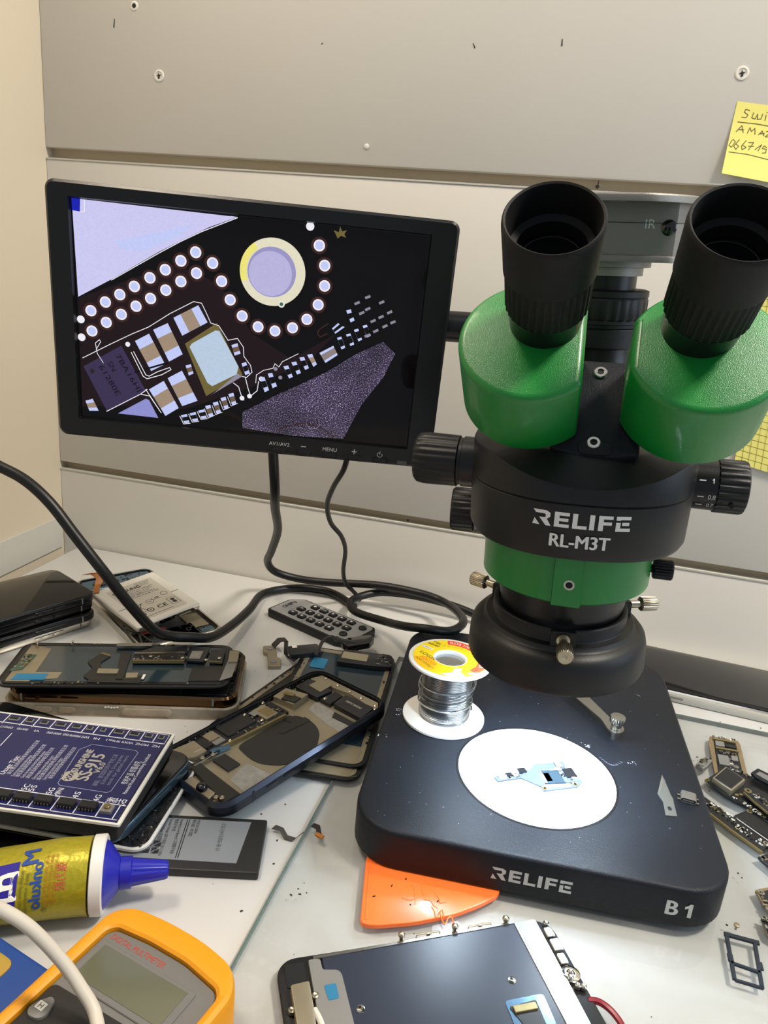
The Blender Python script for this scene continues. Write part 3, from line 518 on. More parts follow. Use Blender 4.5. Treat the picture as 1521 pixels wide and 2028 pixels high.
# prism housings: D-shaped, square to the eyepieces
def housing(cx, flatx, side, lab):
    X = XH @ frame((cx, -48.5, 176.5), (1, 0, 0), (0, .7071, .7071)); r = 32
    o = []; f = flatx - cx
    for i in range(60):
        a = 2 * PI * i / 60; x, y = r * math.cos(a), r * math.sin(a)
        if side * x > side * f: x = f
        o.append((x, y))
    yb = math.sqrt(r * r - f * f); o = [p for p in o if abs(p[0] - f) > 1e-6]
    ins = [(f, -yb * 1.0), (f - side * 1.0, yb * .95)]
    o += ins; o.sort(key=lambda p: math.atan2(p[1], p[0])); o = rpoly(o, 3.2, 2)
    h = MB().at(X).slab(o, -40, 0, 3.0, 4).build('prism_housing', 'green_paint', scope, 40)
    MB().at(X @ T(f - side * 7, -yb - .2, -36) @ RX(PI / 2)).lathe([(1.7, -2), (1.7, .5), (1.1, .6), (1, .2)], 14).build('grub_screw', 'steel', h)
housing(-24, -.6, 1, 'l'); housing(47.5, 18.0, -1, 'r')
def eyepiece(x):
    X = XH @ T(x, -41.4, 183.6) @ frame((0, 0, 0), (1, 0, 0), (0, .7071, .7071)) @ RY(.065 if x > 0 else .028)
    e = MB().at(X).lathe([(15.4, -6), (15.6, 2), (16.4, 9), (17.2, 12)], 60).build('eyepiece', 'black_satin', scope)
    MB().at(X).lathe([(17.0, 11.5), (17.7, 12.4), (18.1, 31), (17.6, 32.2)], 144, ridges={1: (36, .75), 2: (36, .75)}).build('grip_ring', 'rubber', e)
    MB().at(X).lathe([(17.6, 32), (18.7, 32.6), (19.0, 42), (19.6, 55), (19.4, 57), (18.8, 57.8), (18.0, 57.3), (17.4, 53), (16.6, 44), (14.6, 43), (14.0, 42.6), (13.6, 37)], 72, True, False).build('eyecup', 'rubber', e)
    MB().at(X).lathe([(14, 36.4), (13.6, 37), (12.6, 37.2), (12, 34), (6, 36.0), (.5, 36.6)], 48).build('eye_lens', 'lens_glass', e)
eyepiece(-19.2); eyepiece(44.6)
# zoom knobs
def zoomknob(sgn):
    X = XH @ T(1.0, 0, 105) @ (RY(PI / 2) if sgn > 0 else RY(-PI / 2))
    if sgn > 0:
        k = MB().at(X).lathe([(11.6, 50), (11.6, 56), (12.4, 56.5), (12.6, 68)], 72).build('zoom_knob', 'black_satin', scope)
        MB().at(X).lathe([(12.6, 67.5), (13.4, 68), (13.4, 80), (12.8, 81.4), (11.4, 82)], 144, ridges={1: (24, .55), 2: (24, .55)}).build('grip_ring', 'black_plastic', k)
        P2 = Print(lambda u, v, h: tuple(XH @ Vector((1 + u, -(12.72 + h) * math.cos(v), 105 + (12.72 + h) * math.sin(v)))), .05)
        for v, t, wd in ((.42, '1', .9), (-.22, '0.8', 3.4), (-.62, '0.7', 3.0)):
            P2.text(t, .19, 65.2, v, '#d9d9d6', width=wd) if t != '1' else P2.poly([(64.9, v - .09), (64.9, v + .05), (64.5, v + .01), (64.5, v + .05), (65, v + .1), (65.4, v + .1), (65.4, v - .09)], '#d9d9d6'); P2.rect(58.6, v - .02, 61.6, v + .025, '#d9d9d6')
        P2.build('zoom_scale', k)
        MB().at(XH @ T(75.5, -13.0, 99) @ RX(PI / 2)).cyl(1.1, -1, .5, 12).build('grub_hole', 'hole_black', k)
    else:
        k = MB().at(X).lathe([(12.8, 50), (13.4, 50.6), (13.4, 58), (12.6, 58.4), (12.6, 60.5)], 72).build('zoom_knob', 'black_satin', scope)
        MB().at(X).lathe([(12.8, 60), (13.6, 60.5), (13.9, 78), (13.2, 82), (11.6, 83.5)], 144, ridges={1: (24, .0), 2: (24, .6), 3: (24, .6)}).build('grip_ring', 'black_plastic', k)
zoomknob(1); zoomknob(-1)
# trinocular tube
XT = XH @ T(3.5, 52, 0)
MB().at(XT).lathe([(24, 120), (24, 150), (22, 156), (21.5, 164)], 60).build('photo_tube', 'black_satin', scope)
MB().at(XT).lathe([(23.4, 164), (24.6, 165), (24.6, 174), (23.6, 175), (23.6, 176.5), (25.6, 177), (25.6, 178.6), (25.2, 179), (25.6, 180), (25.6, 189), (25, 190), (25.6, 190.6), (25.6, 193.4), (24, 194)], 144, ridges={7: (30, .7), 8: (30, .7)}).build('focus_ring', 'black_plastic', scope)
MB().at(XT).lathe([(18.4, 193), (18.4, 200.8)], 48).build('adapter_tube', 'black_satin', scope)
# digital camera on the tube
dc = thing('microscope_camera', 'grey metal microscope camera with IR window on the trinocular tube', 'camera', XT @ T(0, 0, 200))
MB().at(XT).lathe([(21, 201), (21, 205), (24.5, 205.4), (24.5, 209.5)], 60).build('mount_ring', 'aluminium', dc)
def dee(r, yf, n=64):
    o = []
    for i in range(n):
        a = 2 * PI * i / n; x, y = r * math.cos(a), r * math.sin(a); o.append((x, max(y, yf)))
    return o
MB().at(XT).slab(dee(41.5, -27), 209, 236, .4, 1).build('camera_body', 'aluminium', dc)
MB().at(XT).slab(dee(42.6, -28), 208.2, 211.5, .8, 2).build('bottom_rim', 'aluminium', dc)
MB().at(XT).slab(dee(46.8, -43.5), 235.5, 239.2, 1.2, 3).build('lid', 'aluminium', dc)
MB().at(XT).box(7, -27.1, 226.5, 68, .5, .25).build('panel_seam', 'dirt', dc)
MB().at(XT @ T(28.5, -27, 224.5) @ RX(PI / 2)).lathe([(3.7, -.5), (3.7, .3), (2.6, 1.2), (.6, 1.7)], 28).build('infrared_window', 'black_gloss', dc)
P = Print(lambda u, v, h: tuple(XT @ Vector((u, -27 - h, v))), .06); P.text('IR', 4.2, 19.8, 226, '#d6d4cc'); P.build('lettering', dc)
# ring light
rl = thing('ring_light', 'black LED ring light clamped under the microscope by thumbscrews', 'light', XH)
XR = XH @ T(1.2, 0, 0)
MB().at(XR).lathe([(45.6, .2), (47.6, .8), (48.2, 2.5), (47.6, 14), (46.6, 18), (44.2, 20.8), (41.6, 21.6), (40.6, 22.2), (39.6, 24.2), (36.4, 24.8), (36, 25.4), (36, 31.4), (35.4, 32), (34.4, 32), (33.0, 31.4), (33.0, .2), (34.0, .2), (34.0, 14), (44.6, 14), (44.6, .2), (45.6, .2)], 96, False, False).build('housing', 'black_plastic', rl)
MB().at(XR).loops([[(x, y, 13.4) for x, y in circ(44.4, 96)], [(x, y, 13.4) for x, y in circ(38.6, 96)]], False, False).build('led_diffuser', 'led_white', rl)
MB().at(XR).ring(circ(44.5, 96), circ(34.1, 96), 13.6, 13.9).build('led_board', 'white_plastic', rl)
for a in (-PI / 2 + .09, 2.72, .38):
    X = XR @ RZ(a)
    MB().at(X).box(36.8, 0, 28.2, 4, 12.5, 8.2, .4).build('screw_block', 'black_plastic', rl)
    s_ = MB().at(X @ T(34, 0, 28.0) @ RY(PI / 2)).lathe([(2, 0), (2, 4.6), (3.3, 4.6), (3.4, 5.6), (2.2, 5.8), (2.1, 13)], 24).build('thumbscrew', 'nickel', rl)
    MB().at(X @ T(34, 0, 28.0) @ RY(PI / 2)).lathe([(3.4, 12.6), (4.1, 13.2), (4.1, 21.6), (3.5, 22.4), (1, 22.5), (.6, 22.1)], 96, ridges={1: (24, .35), 2: (24, .35)}).build('knurled_head', 'nickel', s_)
# ------------------------------------------------------------------ monitor on its arm
XM = T(-210.6, 471.6, 264.2) @ RZ(.262) @ RX(.076) @ RY(.015) @ RX(PI / 2)      # u right, v up, w towards the room
mon = thing('monitor', 'black monitor on the wall side showing a magnified circuit board', 'monitor', XM)
o_ = rrect(255, 161.5, 6, 6, 1.5, -1.6); i_ = rrect(224, 140, .6, 6); i2 = rrect(222.4, 138.4, .4, 6)
b = MB().at(XM); n = len(o_)
b.ring(o_, i_, -6, 3.0, 1.6)
b.loops([[(*p, 3.0) for p in i_], [(*p, -.2) for p in i2]], False, False)
b.build('bezel', 'black_satin', mon)
MB().at(XM).slab(rrect(251, 157, 6, 6, 1.5, -1.6), -22, -5.5, 0, 2, 4).build('back_shell', 'black_plastic', mon)
scr = MB().at(XM).box(0, 0, -1.6, 224, 140, 2.2).build('screen', 'black_glass', mon)
PAL = dict(L='#cdcaf2', W='#f1eef6', P='#c3ccf7', T='#a08b76', T2='#8d807f', C='#3a3050', C2='#26221f', G='#8d8796', M='#1d0f12', M2='#3a201d', K='#070506', K2='#6d5a48', B='#1620b0', Y='#d8cf8a', Y2='#6f6336', S='#b9cbe0', S2='#8f8a99', P2='#8f90cf')
P = Print(lambda u, v, h: tuple(XM @ Vector((u, v, -.5 + h))), .004)
P.rect(-111, -69, 111, 69, '#050304')
for it in SCREEN:
    P.lay += 1; k = it[0]
    if k == 'p': P.poly(list(zip(it[2][::2], it[2][1::2])), PAL[it[1]])
    elif k == 'd':
        for x, y in zip(it[3][::2], it[3][1::2]): P.disc(x, y, it[2], PAL[it[1]], 16)
    elif k == 'l': P.line(list(zip(it[3][::2], it[3][1::2])), it[2], PAL[it[1]])
    elif k == 'g': P.poly(list(zip(it[2][::2], it[2][1::2])), 'K' and PAL['K'], mi=1)
    elif k == 'r':
        q = it[3]; cx, cy = q[0], q[1]; R1 = ((q[4] - q[2]) / 2 + (q[7] - q[9]) / 2) / 2; cx = (q[2] + q[4]) / 2; cy = (q[7] + q[9]) / 2
        P.poly(circ(R1, 48, cx, cy), '#e4dec4'); P.lay += 1
        P.poly([(cx + R1 * math.cos(a), cy + R1 * math.sin(a)) for a in [2.2 + i * .1 for i in range(14)]] + [(cx + R1 * .8 * math.cos(a), cy + R1 * .8 * math.sin(a)) for a in [2.2 + i * .1 for i in range(13, -1, -1)]], '#efe57a'); P.lay += 1
        P.poly(circ(R1 * .74, 48, cx - .6, cy), '#9a96c4'); P.lay += 1; P.poly(circ(R1 * .66, 40, cx - 1.4, cy - 1.0), '#b9b4dd'); P.lay += 1
        P.disc(cx + 6.5, cy - R1 * .92, 2.2, '#e8e6da', 12); P.lay += 1; P.disc(cx + 6.5, cy - R1 * .92, 1.2, '#3c6b5c', 10)
P.lay += 1
for t, u, v, wd in (('7BA16HI', -78.6, -36.3, 27), ('SN', -89.5, -32.8, 6.5), ('61280E', -91.2, -42.4, 22)): P.text(t, 3.4, u, v, '#120d12', ang=-1.03, width=wd)
P.build('screen_image', scr, ['screen_print', 'screen_grain'])
P = Print(lambda u, v, h: tuple(XM @ Vector((u, v, 3.0 + h))), .05)
W_ = '#c7c7c4'
P.text('AV1/AV2', 2.5, 24, -74.6, W_, width=14); P.rect(39, -75.2, 42.4, -74.6, W_); P.text('MENU', 2.6, 58.8, -75.2, W_, width=9.6)
P.rect(74, -75.4, 77.4, -74.8, W_); P.rect(75.4, -76.8, 76.0, -73.4, W_)
P.line([(93.4 + 1.7 * math.cos(a), -75.6 + 1.7 * math.sin(a)) for a in [2.2 + .35 * i for i in range(14)]], .45, W_); P.rect(93.15, -75.4, 93.65, -73.2, W_)
P.build('bezel_lettering', mon)
for x in (24, 41.1, 59, 76.4, 94):
    bz = MB().at(XM).slab(rrect(10.4, 4.2, .8, 3, x, -79.4), 2.6, 3.1, .2, 1).build('button_well', 'hole_black', mon)
    MB().at(XM).slab(rrect(9.4, 3.3, .7, 3, x, -79.4), 2.8, 4.0, .4, 2).build('button', 'black_plastic', bz)
MB().at(XM).slab(rrect(6.4, 2.6, .3, 2, 109.2, -79.8), 2.7, 3.15).build('infrared_window', 'lens_glass', mon)
pm = XM @ Vector((70, 10, -26)); pc = XB @ Vector((-3.5, 128, 278))
MB().tube([tuple(pm), tuple(pm.lerp(pc, .5)), tuple(pc + (pm - pc).normalized() * 19)], 10.3, 20, 1).build('support_bar', 'black_satin', mon)
MB().at(along(XB @ Vector((-3.5, 128, 264)), (0, 0, 1))).lathe([(16.4, 0), (24, 0), (25, 1), (25, 27), (24, 28), (16.4, 28), (16.4, 0)], 36, False, False).build('column_clamp', 'black_plastic', mon)
MB().at(XM).slab(rrect(60, 50, 4, 3, 60, 8), -38, -21.8, 2).build('mount_plate', 'black_plastic', mon)
# ------------------------------------------------------------------ cables
def cable(name, label, pts, r, m, cat='cable'):
    o = MB().tube(pts, r, 12, 7).build(name, m); return tag(solo(o, pts[-1]), label, cat)
cable('monitor_cable', 'thick black cable hanging from the monitor and looping on the desk', [(-199.5, 494, 184), (-201, 505, 150), (-210, 530, 126), (-224.6, 575, 90.8), (-243.3, 610, 57.2), (-255.7, 632, 36.2), (-252.7, 645, 21.5), (-232.5, 655, 14), (-203.5, 660, 13.5), (-153.5, 660, 20), (-112, 655, 22), (-87.5, 650, 20), (-67.7, 618, 26), (-60, 590, 30.2), (-68.1, 570, 30.3), (-90, 565.5, 30.4), (-108, 574, 25), (-131.9, 604.7, 11), (-161.8, 619.5, 7.5), (-171.6, 633, 8.6), (-168.6, 650, 8.6), (-150, 665, 11), (-117.7, 670, 11.5), (-80, 669, 9), (-40, 662, 4), (30, 650, 0)], 3.7, 'cable_black')
cable('monitor_cable', 'thin black cable hanging from monitor beside the thick looping one', [(-143.5, 494, 186), (-148, 500, 172), (-160.8, 520, 152.5), (-172.5, 545, 130), (-176.4, 570, 107), (-172.4, 590, 89.4), (-173.6, 610, 69.4), (-180.4, 632, 40.6), (-181, 645, 22.8), (-177, 656, 12), (-173.5, 662.5, 4.5), (-171, 666, -1.7)], 2.0, 'cable_black')
net = cable('network_cable', 'thick black network cable arcing across the left wall down to the desk', [(-474, 330, 0), (-472, 352, 40), (-456, 395, 112), (-428, 418, 154), (-396, 425, 166), (-372.4, 428.8, 158), (-354, 431, 150), (-336, 432, 136), (-318, 432.5, 115.6), (-297, 435, 90), (-283, 446, 62), (-275, 462, 38), (-268, 475, 28.5), (-258.5, 487, 24), (-250, 506, 17), (-250, 545, 10.5), (-254, 590, 5), (-259, 634, 1.5), (-236.3, 662, .4), (-212, 668, .4), (-197, 665, .1), (-183, 656, 0), (-171, 645, 0)], 3.9, 'cable_black')
# its printed legend
LP = [Vector(p) for p in ((-297, 435, 90), (-283, 446, 62), (-275, 462, 38), (-268, 475, 26.5), (-258.5, 487, 21))]
cable('white_cable', 'white cable curving in front of the yellow multimeter', [(-300, 120, 0), (-285, 132, 30), (-245, 150, 82), (-205, 166, 97), (-182.7, 176.1, 85.7), (-174.3, 184.8, 73.4), (-165.3, 189.0, 63.4), (-155.3, 192.0, 48.7), (-146.9, 191.8, 38), (-138.5, 188.7, 30.5), (-129.5, 176, 29), (-124, 150, 28), (-118, 110, 27.2)], 2.5, 'cable_white')
# ------------------------------------------------------------------ solder spool
XS = XB @ T(-61.7, 45.5, 26.42)
sp = thing('solder_spool', 'white spool of silver solder wire with yellow label on the black base', 'spool', XS)
MB().at(XS).lathe([(26.6, 0), (27.4, .4), (27.4, 1.8), (26.6, 2.3), (12, 2.3)], 64).build('flange', 'white_plastic', sp)
X2 = XS @ T(0, 0, 42) 
MB().at(X2).lathe([(10.4, -.4), (26.6, 0), (27.3, .4), (27.3, 1.6), (26.8, 2.0), (10.6, 2.1), (10.0, 1.4), (9.9, -38), (10.4, -.4)], 64, False, False).build('flange', 'white_plastic', sp)
def helix(r0, z0, z1, turns, ph=0, wob=0):
    n = int(turns * 28); return [(r0 * math.cos(ph + 2 * PI * turns * i / n) + wob * math.sin(i * .31), r0 * math.sin(ph + 2 * PI * turns * i / n) + wob * math.cos(i * .23), z0 + (z1 - z0) * i / n) for i in range(n + 1)]
MB().at(XS).lathe([(16.2, 2.3), (16.2, 41.7)], 40).build('wire_core', 'solder', sp)
MB().at(XS).tube(helix(16.6, 3.0, 41.2, 33, .3), .55, 6, 1).build('wire_winding', 'solder', sp)['kind'] = 'stuff'
MB().at(XS).tube([(17.9 * math.cos(a) + .5 * math.sin(3 * a), 17.9 * math.sin(a), 8 + 1.05 * a + 1.6 * math.sin(a * .53)) for a in [i * .2 for i in range(100)]], .55, 6, 1).build('wire_loop', 'solder', sp)
MB().at(XS).tube([(18.6 * math.cos(a), 18.6 * math.sin(a), 26 + 5 * math.sin(a + .6)) for a in [i * .2 for i in range(33)]], .55, 6, 1).build('wire_loop', 'solder', sp)
P = Print(flat(XS, 44.12), .05)
def annul(P, r0, r1, a0, a1, col, n=40):
    for i in range(n):
        a, b_ = a0 + (a1 - a0) * i / n, a0 + (a1 - a0) * (i + 1) / n
        P.poly([(r0 * math.cos(a), r0 * math.sin(a)), (r1 * math.cos(a), r1 * math.sin(a)), (r1 * math.cos(b_), r1 * math.sin(b_)), (r0 * math.cos(b_), r0 * math.sin(b_))], col)
annul(P, 11.2, 24.6, 0, 2 * PI, '#f2d21a', 64); P.lay += 1
annul(P, 11.2, 24.6, 3.35, 4.75, '#f5b312', 24); P.lay += 1
annul(P, 18.2, 24.2, -.75, 1.75, '#e2442a', 30); P.lay += 1
def arc_text(P, t, r, a0, h, col, step, flip=1):
    for i, ch in enumerate(t):
        if ch != ' ': a = a0 - flip * i * step; P.text(ch, h, r * math.cos(a), r * math.sin(a), col, ang=a - PI / 2)
arc_text(P, 'ROSIN ACTIVATED', 21.2, 1.62, 2.9, '#f6efe0', .135); arc_text(P, 'HIGHEST QUALITY', 15.6, 1.72, 2.0, '#a69a3a', .15)
for t, h, u, v, c_, an in (('TBK-1', 2.6, -9.5, 17.4, '#3b3a1c', -.45), ('60/40', 2.6, -12.6, 14.6, '#3b3a1c', -.45), ('LOGIX', 3.2, -14.4, -2.0, '#3b4a1c', -.72), ('SOLDER', 2.7, -13.4, -8.6, '#d8591c', -.72), ('NWT200gm', 2.3, -15.4, -12, '#6a4a1c', -.72), ('M P', 2.8, 16, -10, '#3b3a1c', -.5), ('1', 2.4, 12, -13, '#3b3a1c', -.5)): P.text(t, h, u, v, c_, ang=an)
P.poly([(-20.6, 9.8), (-13.2, 6.6), (-12, 8.8), (-19.6, 12.2)], '#e9e8e0'); P.lay += 1; P.text('1.0mm', 1.8, -16.3, 9.4, '#2b3f8a', ang=-.42)
P.poly([(4, -13), (9, -12), (8, -17), (12, -22), (2, -24.6), (-4, -23), (3, -19)], '#d9d6cf')
P.poly([(14, -16), (20, -14), (18, -17), (12, -18)], '#d4d3ca')
P.build('label_print', sp)
# ------------------------------------------------------------------ little parts on the base
def comps(X, x0, y0, x1, y1, n, seed, z=0, parent=None, mats=('chip_black', 'nickel', 'pcb_tan', 'chip_grey'), name='small_components', avoid=()):
    """tiny chips and capacitors soldered over an area"""
    r = random.Random(seed); b = MB().at(X)
    for i in range(n):
        x, y = r.uniform(x0, x1), r.uniform(y0, y1)
        if any(a <= x <= c and bb <= y <= d for a, bb, c, d in avoid): continue
        l, ww = r.choice(((1.2, .6), (1.6, .8), (.8, .8), (2.4, 1.2))); t = r.random() < .5; b.k = r.choices((0, 1, 2, 3), (.42, .3, .1, .18))[0]
        b.box(x, y, z + .3, ww if t else l, l if t else ww, .6)
    o = b.build(name, list(mats), parent); o['kind'] = 'stuff'; return o
def chip(X, x, y, sx, sy, z, h, parent, m='chip_black', name='chip', bev=.15):
    return MB().at(X).box(x, y, z + h / 2, sx, sy, h, bev).build(name, m, parent)
# black board under the lens, on the white plate; glare put into its colours
XK = XB @ T(0, 0, 27.25)
lb = thing('logic_board', 'L-shaped phone logic board lying on the white stage plate', 'circuit board', XK)
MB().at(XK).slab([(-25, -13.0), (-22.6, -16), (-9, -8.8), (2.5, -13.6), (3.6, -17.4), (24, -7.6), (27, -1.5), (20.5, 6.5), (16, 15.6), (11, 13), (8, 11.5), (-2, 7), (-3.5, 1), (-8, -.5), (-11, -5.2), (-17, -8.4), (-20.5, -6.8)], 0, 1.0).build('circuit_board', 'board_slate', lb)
XKr = XK @ T(12, -1, 0) @ RZ(.35)
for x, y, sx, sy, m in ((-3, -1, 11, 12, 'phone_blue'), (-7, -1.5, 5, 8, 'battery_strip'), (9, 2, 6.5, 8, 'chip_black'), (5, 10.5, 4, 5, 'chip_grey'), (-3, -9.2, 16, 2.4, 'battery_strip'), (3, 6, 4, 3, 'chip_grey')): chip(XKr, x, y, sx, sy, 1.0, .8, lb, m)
XKl = XK @ T(-17, -10.5, 0) @ RZ(.45)
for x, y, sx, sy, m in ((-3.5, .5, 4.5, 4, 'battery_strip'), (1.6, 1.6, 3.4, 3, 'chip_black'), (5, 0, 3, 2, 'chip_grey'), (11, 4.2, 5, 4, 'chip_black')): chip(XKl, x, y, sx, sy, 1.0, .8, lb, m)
for x, y in ((4.6, -15), (22.6, -5.8)): MB().at(XK @ T(x, y, .9)).lathe([(1.6, 0), (1.6, .4), (.8, .4), (.8, .1)], 14).build('screw_pad', 'gold_edge', lb)
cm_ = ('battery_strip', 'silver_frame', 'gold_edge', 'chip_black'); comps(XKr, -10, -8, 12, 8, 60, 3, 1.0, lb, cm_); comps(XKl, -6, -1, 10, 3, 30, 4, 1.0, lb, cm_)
# scalpel blade
XBl = XB @ T(0, 0, 26.35)
bl = [(77.2, 22.3), (71.3, 2.0), (72.2, -1.5), (73.4, -5), (72.9, -17.2), (79.4, -16.4), (79.6, -4.2), (79.9, -.5), (79.2, 2.5)]
bd = thing('scalpel_blade', 'small pointed steel scalpel blade lying near the right side of the base', 'blade', XBl @ T(76, 0, 0))
MB().at(XBl).slab(bl, 0, .5).build('blade', 'blade_steel', bd)
MB().at(XBl).slab(circ(1.2, 14, 76.2, -10.4, 1.9), .46, .54).build('mounting_slot', 'hole_black', bd)
MB().at(XBl).slab([(77.1, 22.0), (71.4, 2.1), (72.9, 3.2), (77.3, 17)], .48, .56).build('ground_edge', 'aluminium', bd)
# usb socket
XU = XB @ T(88.6, 1.2, 26.3) @ RZ(-.18)
us = thing('usb_socket', 'tiny loose steel charging socket beside the scalpel blade', 'connector', XU)
o_ = rrect(8.9, 3.5, 1.5, 5); i_ = rrect(7.7, 2.4, 1.0, 5)
MB().at(XU @ T(0, -3.4, 1.85) @ RX(PI / 2)).ring(o_, i_, -7.2, 0, .15).build('shell', 'aluminium', us)
MB().at(XU @ T(0, -3.4, 1.85) @ RX(PI / 2)).slab(rrect(7.9, 2.6, 1.0, 5), -7, -.8).build('insert', 'chip_black', us)
MB().at(XU @ T(0, -3.4, 1.85) @ RX(PI / 2)).box(0, 0, -1.4, 6, .6, 2.4).build('contact_tongue', 'chip_grey', us)
for sx in (-1, 1):
    for y in (-1.5, 2.6): MB().at(XU).box(sx * 5.1, y, .5, 1.8, 1.1, 1.0, .2).build('solder_tab', 'nickel', us)
MB().at(XU).box(0, 3.2, 1.9, 5, 2.2, 2.4, .2).build('rear_cover', 'aluminium', us)
b = MB()
for k in range(9): b.at(XB @ T(86.5 + rnd.uniform(-2, 2) - 12, 141 + rnd.uniform(-1, 1), 26.6) @ RZ(rnd.uniform(0, 3))).box(0, 0, 0, 1.7, .8, .7)
tag(solo(b.build('solder_crumbs', 'nickel'), XB @ Vector((75, 141, 26.3))), 'few gold coloured solder crumbs on the far right of the black base', 'crumbs', kind='stuff')
# ------------------------------------------------------------------ remote control
XRm = frame((-187.5, 601.5, -4), (-138.5 + 219.9, 603.9 - 636.5, 0), (0, 1, 0))
rm = thing('remote_control', 'small grey remote control with black buttons lying by the looped cable', 'remote control', XRm)
out = rpoly([(-50, -21.5), (33, -22.5), (47, -15), (47, 17), (44, 20), (-40, 20), (-50, 10)], 4)
MB().at(XRm).slab(out, 0, 7.4, .8, 2, 1.0).build('case', 'black_plastic', rm)
MB().at(XRm).slab(rpoly([(-48, -19.5), (32.5, -20.5), (45, -14), (45, 15.5), (42.5, 18), (-39.5, 18), (-48, 9.4)], 3), 7.2, 7.8, .2, 1).build('face_plate', 'remote_grey', rm)
ic = Print(flat(XRm, 9.75), .05)
pos = [(-26 + 10.8 * k, -12.0) for k in range(5)] + [(-26 + 10.8 * k, -.6) for k in range(6)] + [(-19 + 10.8 * k, 10.8) for k in range(5)]
for k, (x, y) in enumerate(pos):
    MB().at(XRm).slab(rrect(7.6, 6.6, 1.2, 3, x, y), 7.4, 9.7, .9, 2).build('button', 'black_plastic', rm)
    W2 = '#c9c9c9'; q = k % 7
    if q in (0, 3): ic.poly([(x - 1.4, y - 1.2), (x + 1.6, y), (x - 1.4, y + 1.2)], W2)
    elif q == 1: ic.rect(x - 1.1, y - 1.1, x + 1.1, y + 1.1, W2)
    elif q == 2: ic.rect(x - 1.8, y - .35, x + 1.8, y + .35, W2); ic.rect(x - .35, y - 1.6, x + .35, y + 1.6, W2)
    elif q == 4: ic.disc(x, y, 1.4, W2, 10)
    elif q == 5: ic.text('MENU' if k == 12 else 'REC', 1.6, x, y, W2, ang=PI)
    else: ic.poly([(x - 1.3, y + 1.0), (x, y - 1.5), (x + 1.3, y + 1.0)], W2)
for x, y in ((33.0, -11.5), (38.2, 9.6)):
    MB().at(XRm @ T(x, y, 0)).lathe([(3.7, 7.4), (3.7, 9), (3.0, 9.8)], 24).build('power_button', 'black_plastic', rm)
    ic.line([(x + 1.5 * math.cos(a), y + 1.5 * math.sin(a)) for a in [2.2 + .45 * i for i in range(11)]], .4, '#c9c9c9'); ic.rect(x - .2, y, x + .2, y + 2, '#c9c9c9')
ic.build('button_icons', rm)
P = Print(flat(XRm, 7.85), .04); P.text('FullHD', 4.4, -41.5, 0, '#101112', ang=-PI / 2, width=17, bold=1); P.build('lettering', rm)
# ------------------------------------------------------------------ repeatable phone pieces
def phone(name, label, X, Lg, Wd, t=7.7, fm='dark_frame', group=None, glassm='black_glass', buttons=True, back='black_plastic'):
    """closed phone, screen up; X at the middle of its underside, x along its length"""
    p = thing(name, label, 'phone', X, group)
    MB().at(X).slab(rrect(Lg, Wd, 10, 6), .3, t - .9, 1.0, 3, 1.6).build('frame', fm, p)
    MB().at(X).slab(rrect(Lg - 6, Wd - 6, 8, 5), 0, .35).build('back_glass', back, p)
    MB().at(X).slab(rrect(Lg - 1.4, Wd - 1.4, 9.4, 6), t - .95, t - .45, .2, 1).build('display_frame', 'black_plastic', p)
    MB().at(X).slab(rrect(Lg - 2.4, Wd - 2.4, 9, 6), t - .6, t, .5, 2).build('screen', glassm, p)
    if buttons:
        for x, l in ((-38, 11), (-24, 11), (-52, 6)): MB().at(X @ T(Lg / 2 - 20 + x * .6, -Wd / 2 + .1, t / 2)).box(0, 0, 0, l, 1.1, 2.2, .4, .4).build('side_button', fm, p)
        MB().at(X @ T(Lg / 2 - 14, -Wd / 2 + .05, t / 2)).box(0, 0, 0, 1.2, .5, t - 2.6).build('antenna_band', 'chip_grey', p)
    return p
def display(name, label, X, Lg, Wd, body='film_teal', tape=None, seed=1, cat='phone screen', group=None, notch=True, dots=True, edge='beige_shield'):
    """loose display assembly lying face down: its metal-backed rear faces up"""
    d = thing(name, label, cat, X, group)
    MB().at(X).slab(rrect(Lg, Wd, 10, 6), 0, 1.5, .5, 2, .4).build('front_glass', 'black_plastic', d)
    MB().at(X).ring(rrect(Lg - 5, Wd - 6, 7, 6), rrect(Lg - 15, Wd - 13, 3, 6), 1.4, 2.0, .1).build('metal_border', edge, d)
    MB().at(X).slab(rrect(Lg - 14.6, Wd - 12.6, 3, 4), 1.4, 1.8).build('rear_film', body, d)
    MB().at(X).slab(rpoly([(-Lg / 2 + 6, -Wd / 2 + 6), (-Lg / 2 + 22, -Wd / 2 + 6), (-Lg / 2 + 22, Wd / 2 - 12), (-Lg / 2 + 6, Wd / 2 - 6)], 2), 1.75, 2.15, .1, 1).build('end_shield', 'beige_shield', d)
    if tape: MB().at(X).slab(rrect(tape[2], tape[3], .6, 2, tape[0], tape[1]), 2.05, 2.3).build('blue_tape', 'tape_blue', d)
    if dots:
        b = MB().at(X)
        for k in range(7): b.at(X @ T(-Lg / 2 + 3 + .5 * k * k * .12, -Wd / 2 + 9 - k * 1.1, 1.5)).cyl(.35, 0, .3, 8)
        b.build('speaker_holes', 'chip_grey', d)
    comps(X, -Lg / 2 + 24, -Wd / 2 + 2.5, Lg / 2 - 24, -Wd / 2 + 5, 16, seed, 1.9, d, name='edge_clips')
    comps(X, -Lg / 2 + 24, Wd / 2 - 5, Lg / 2 - 24, Wd / 2 - 2.5, 16, seed + 1, 1.9, d, name='edge_clips')
    return d
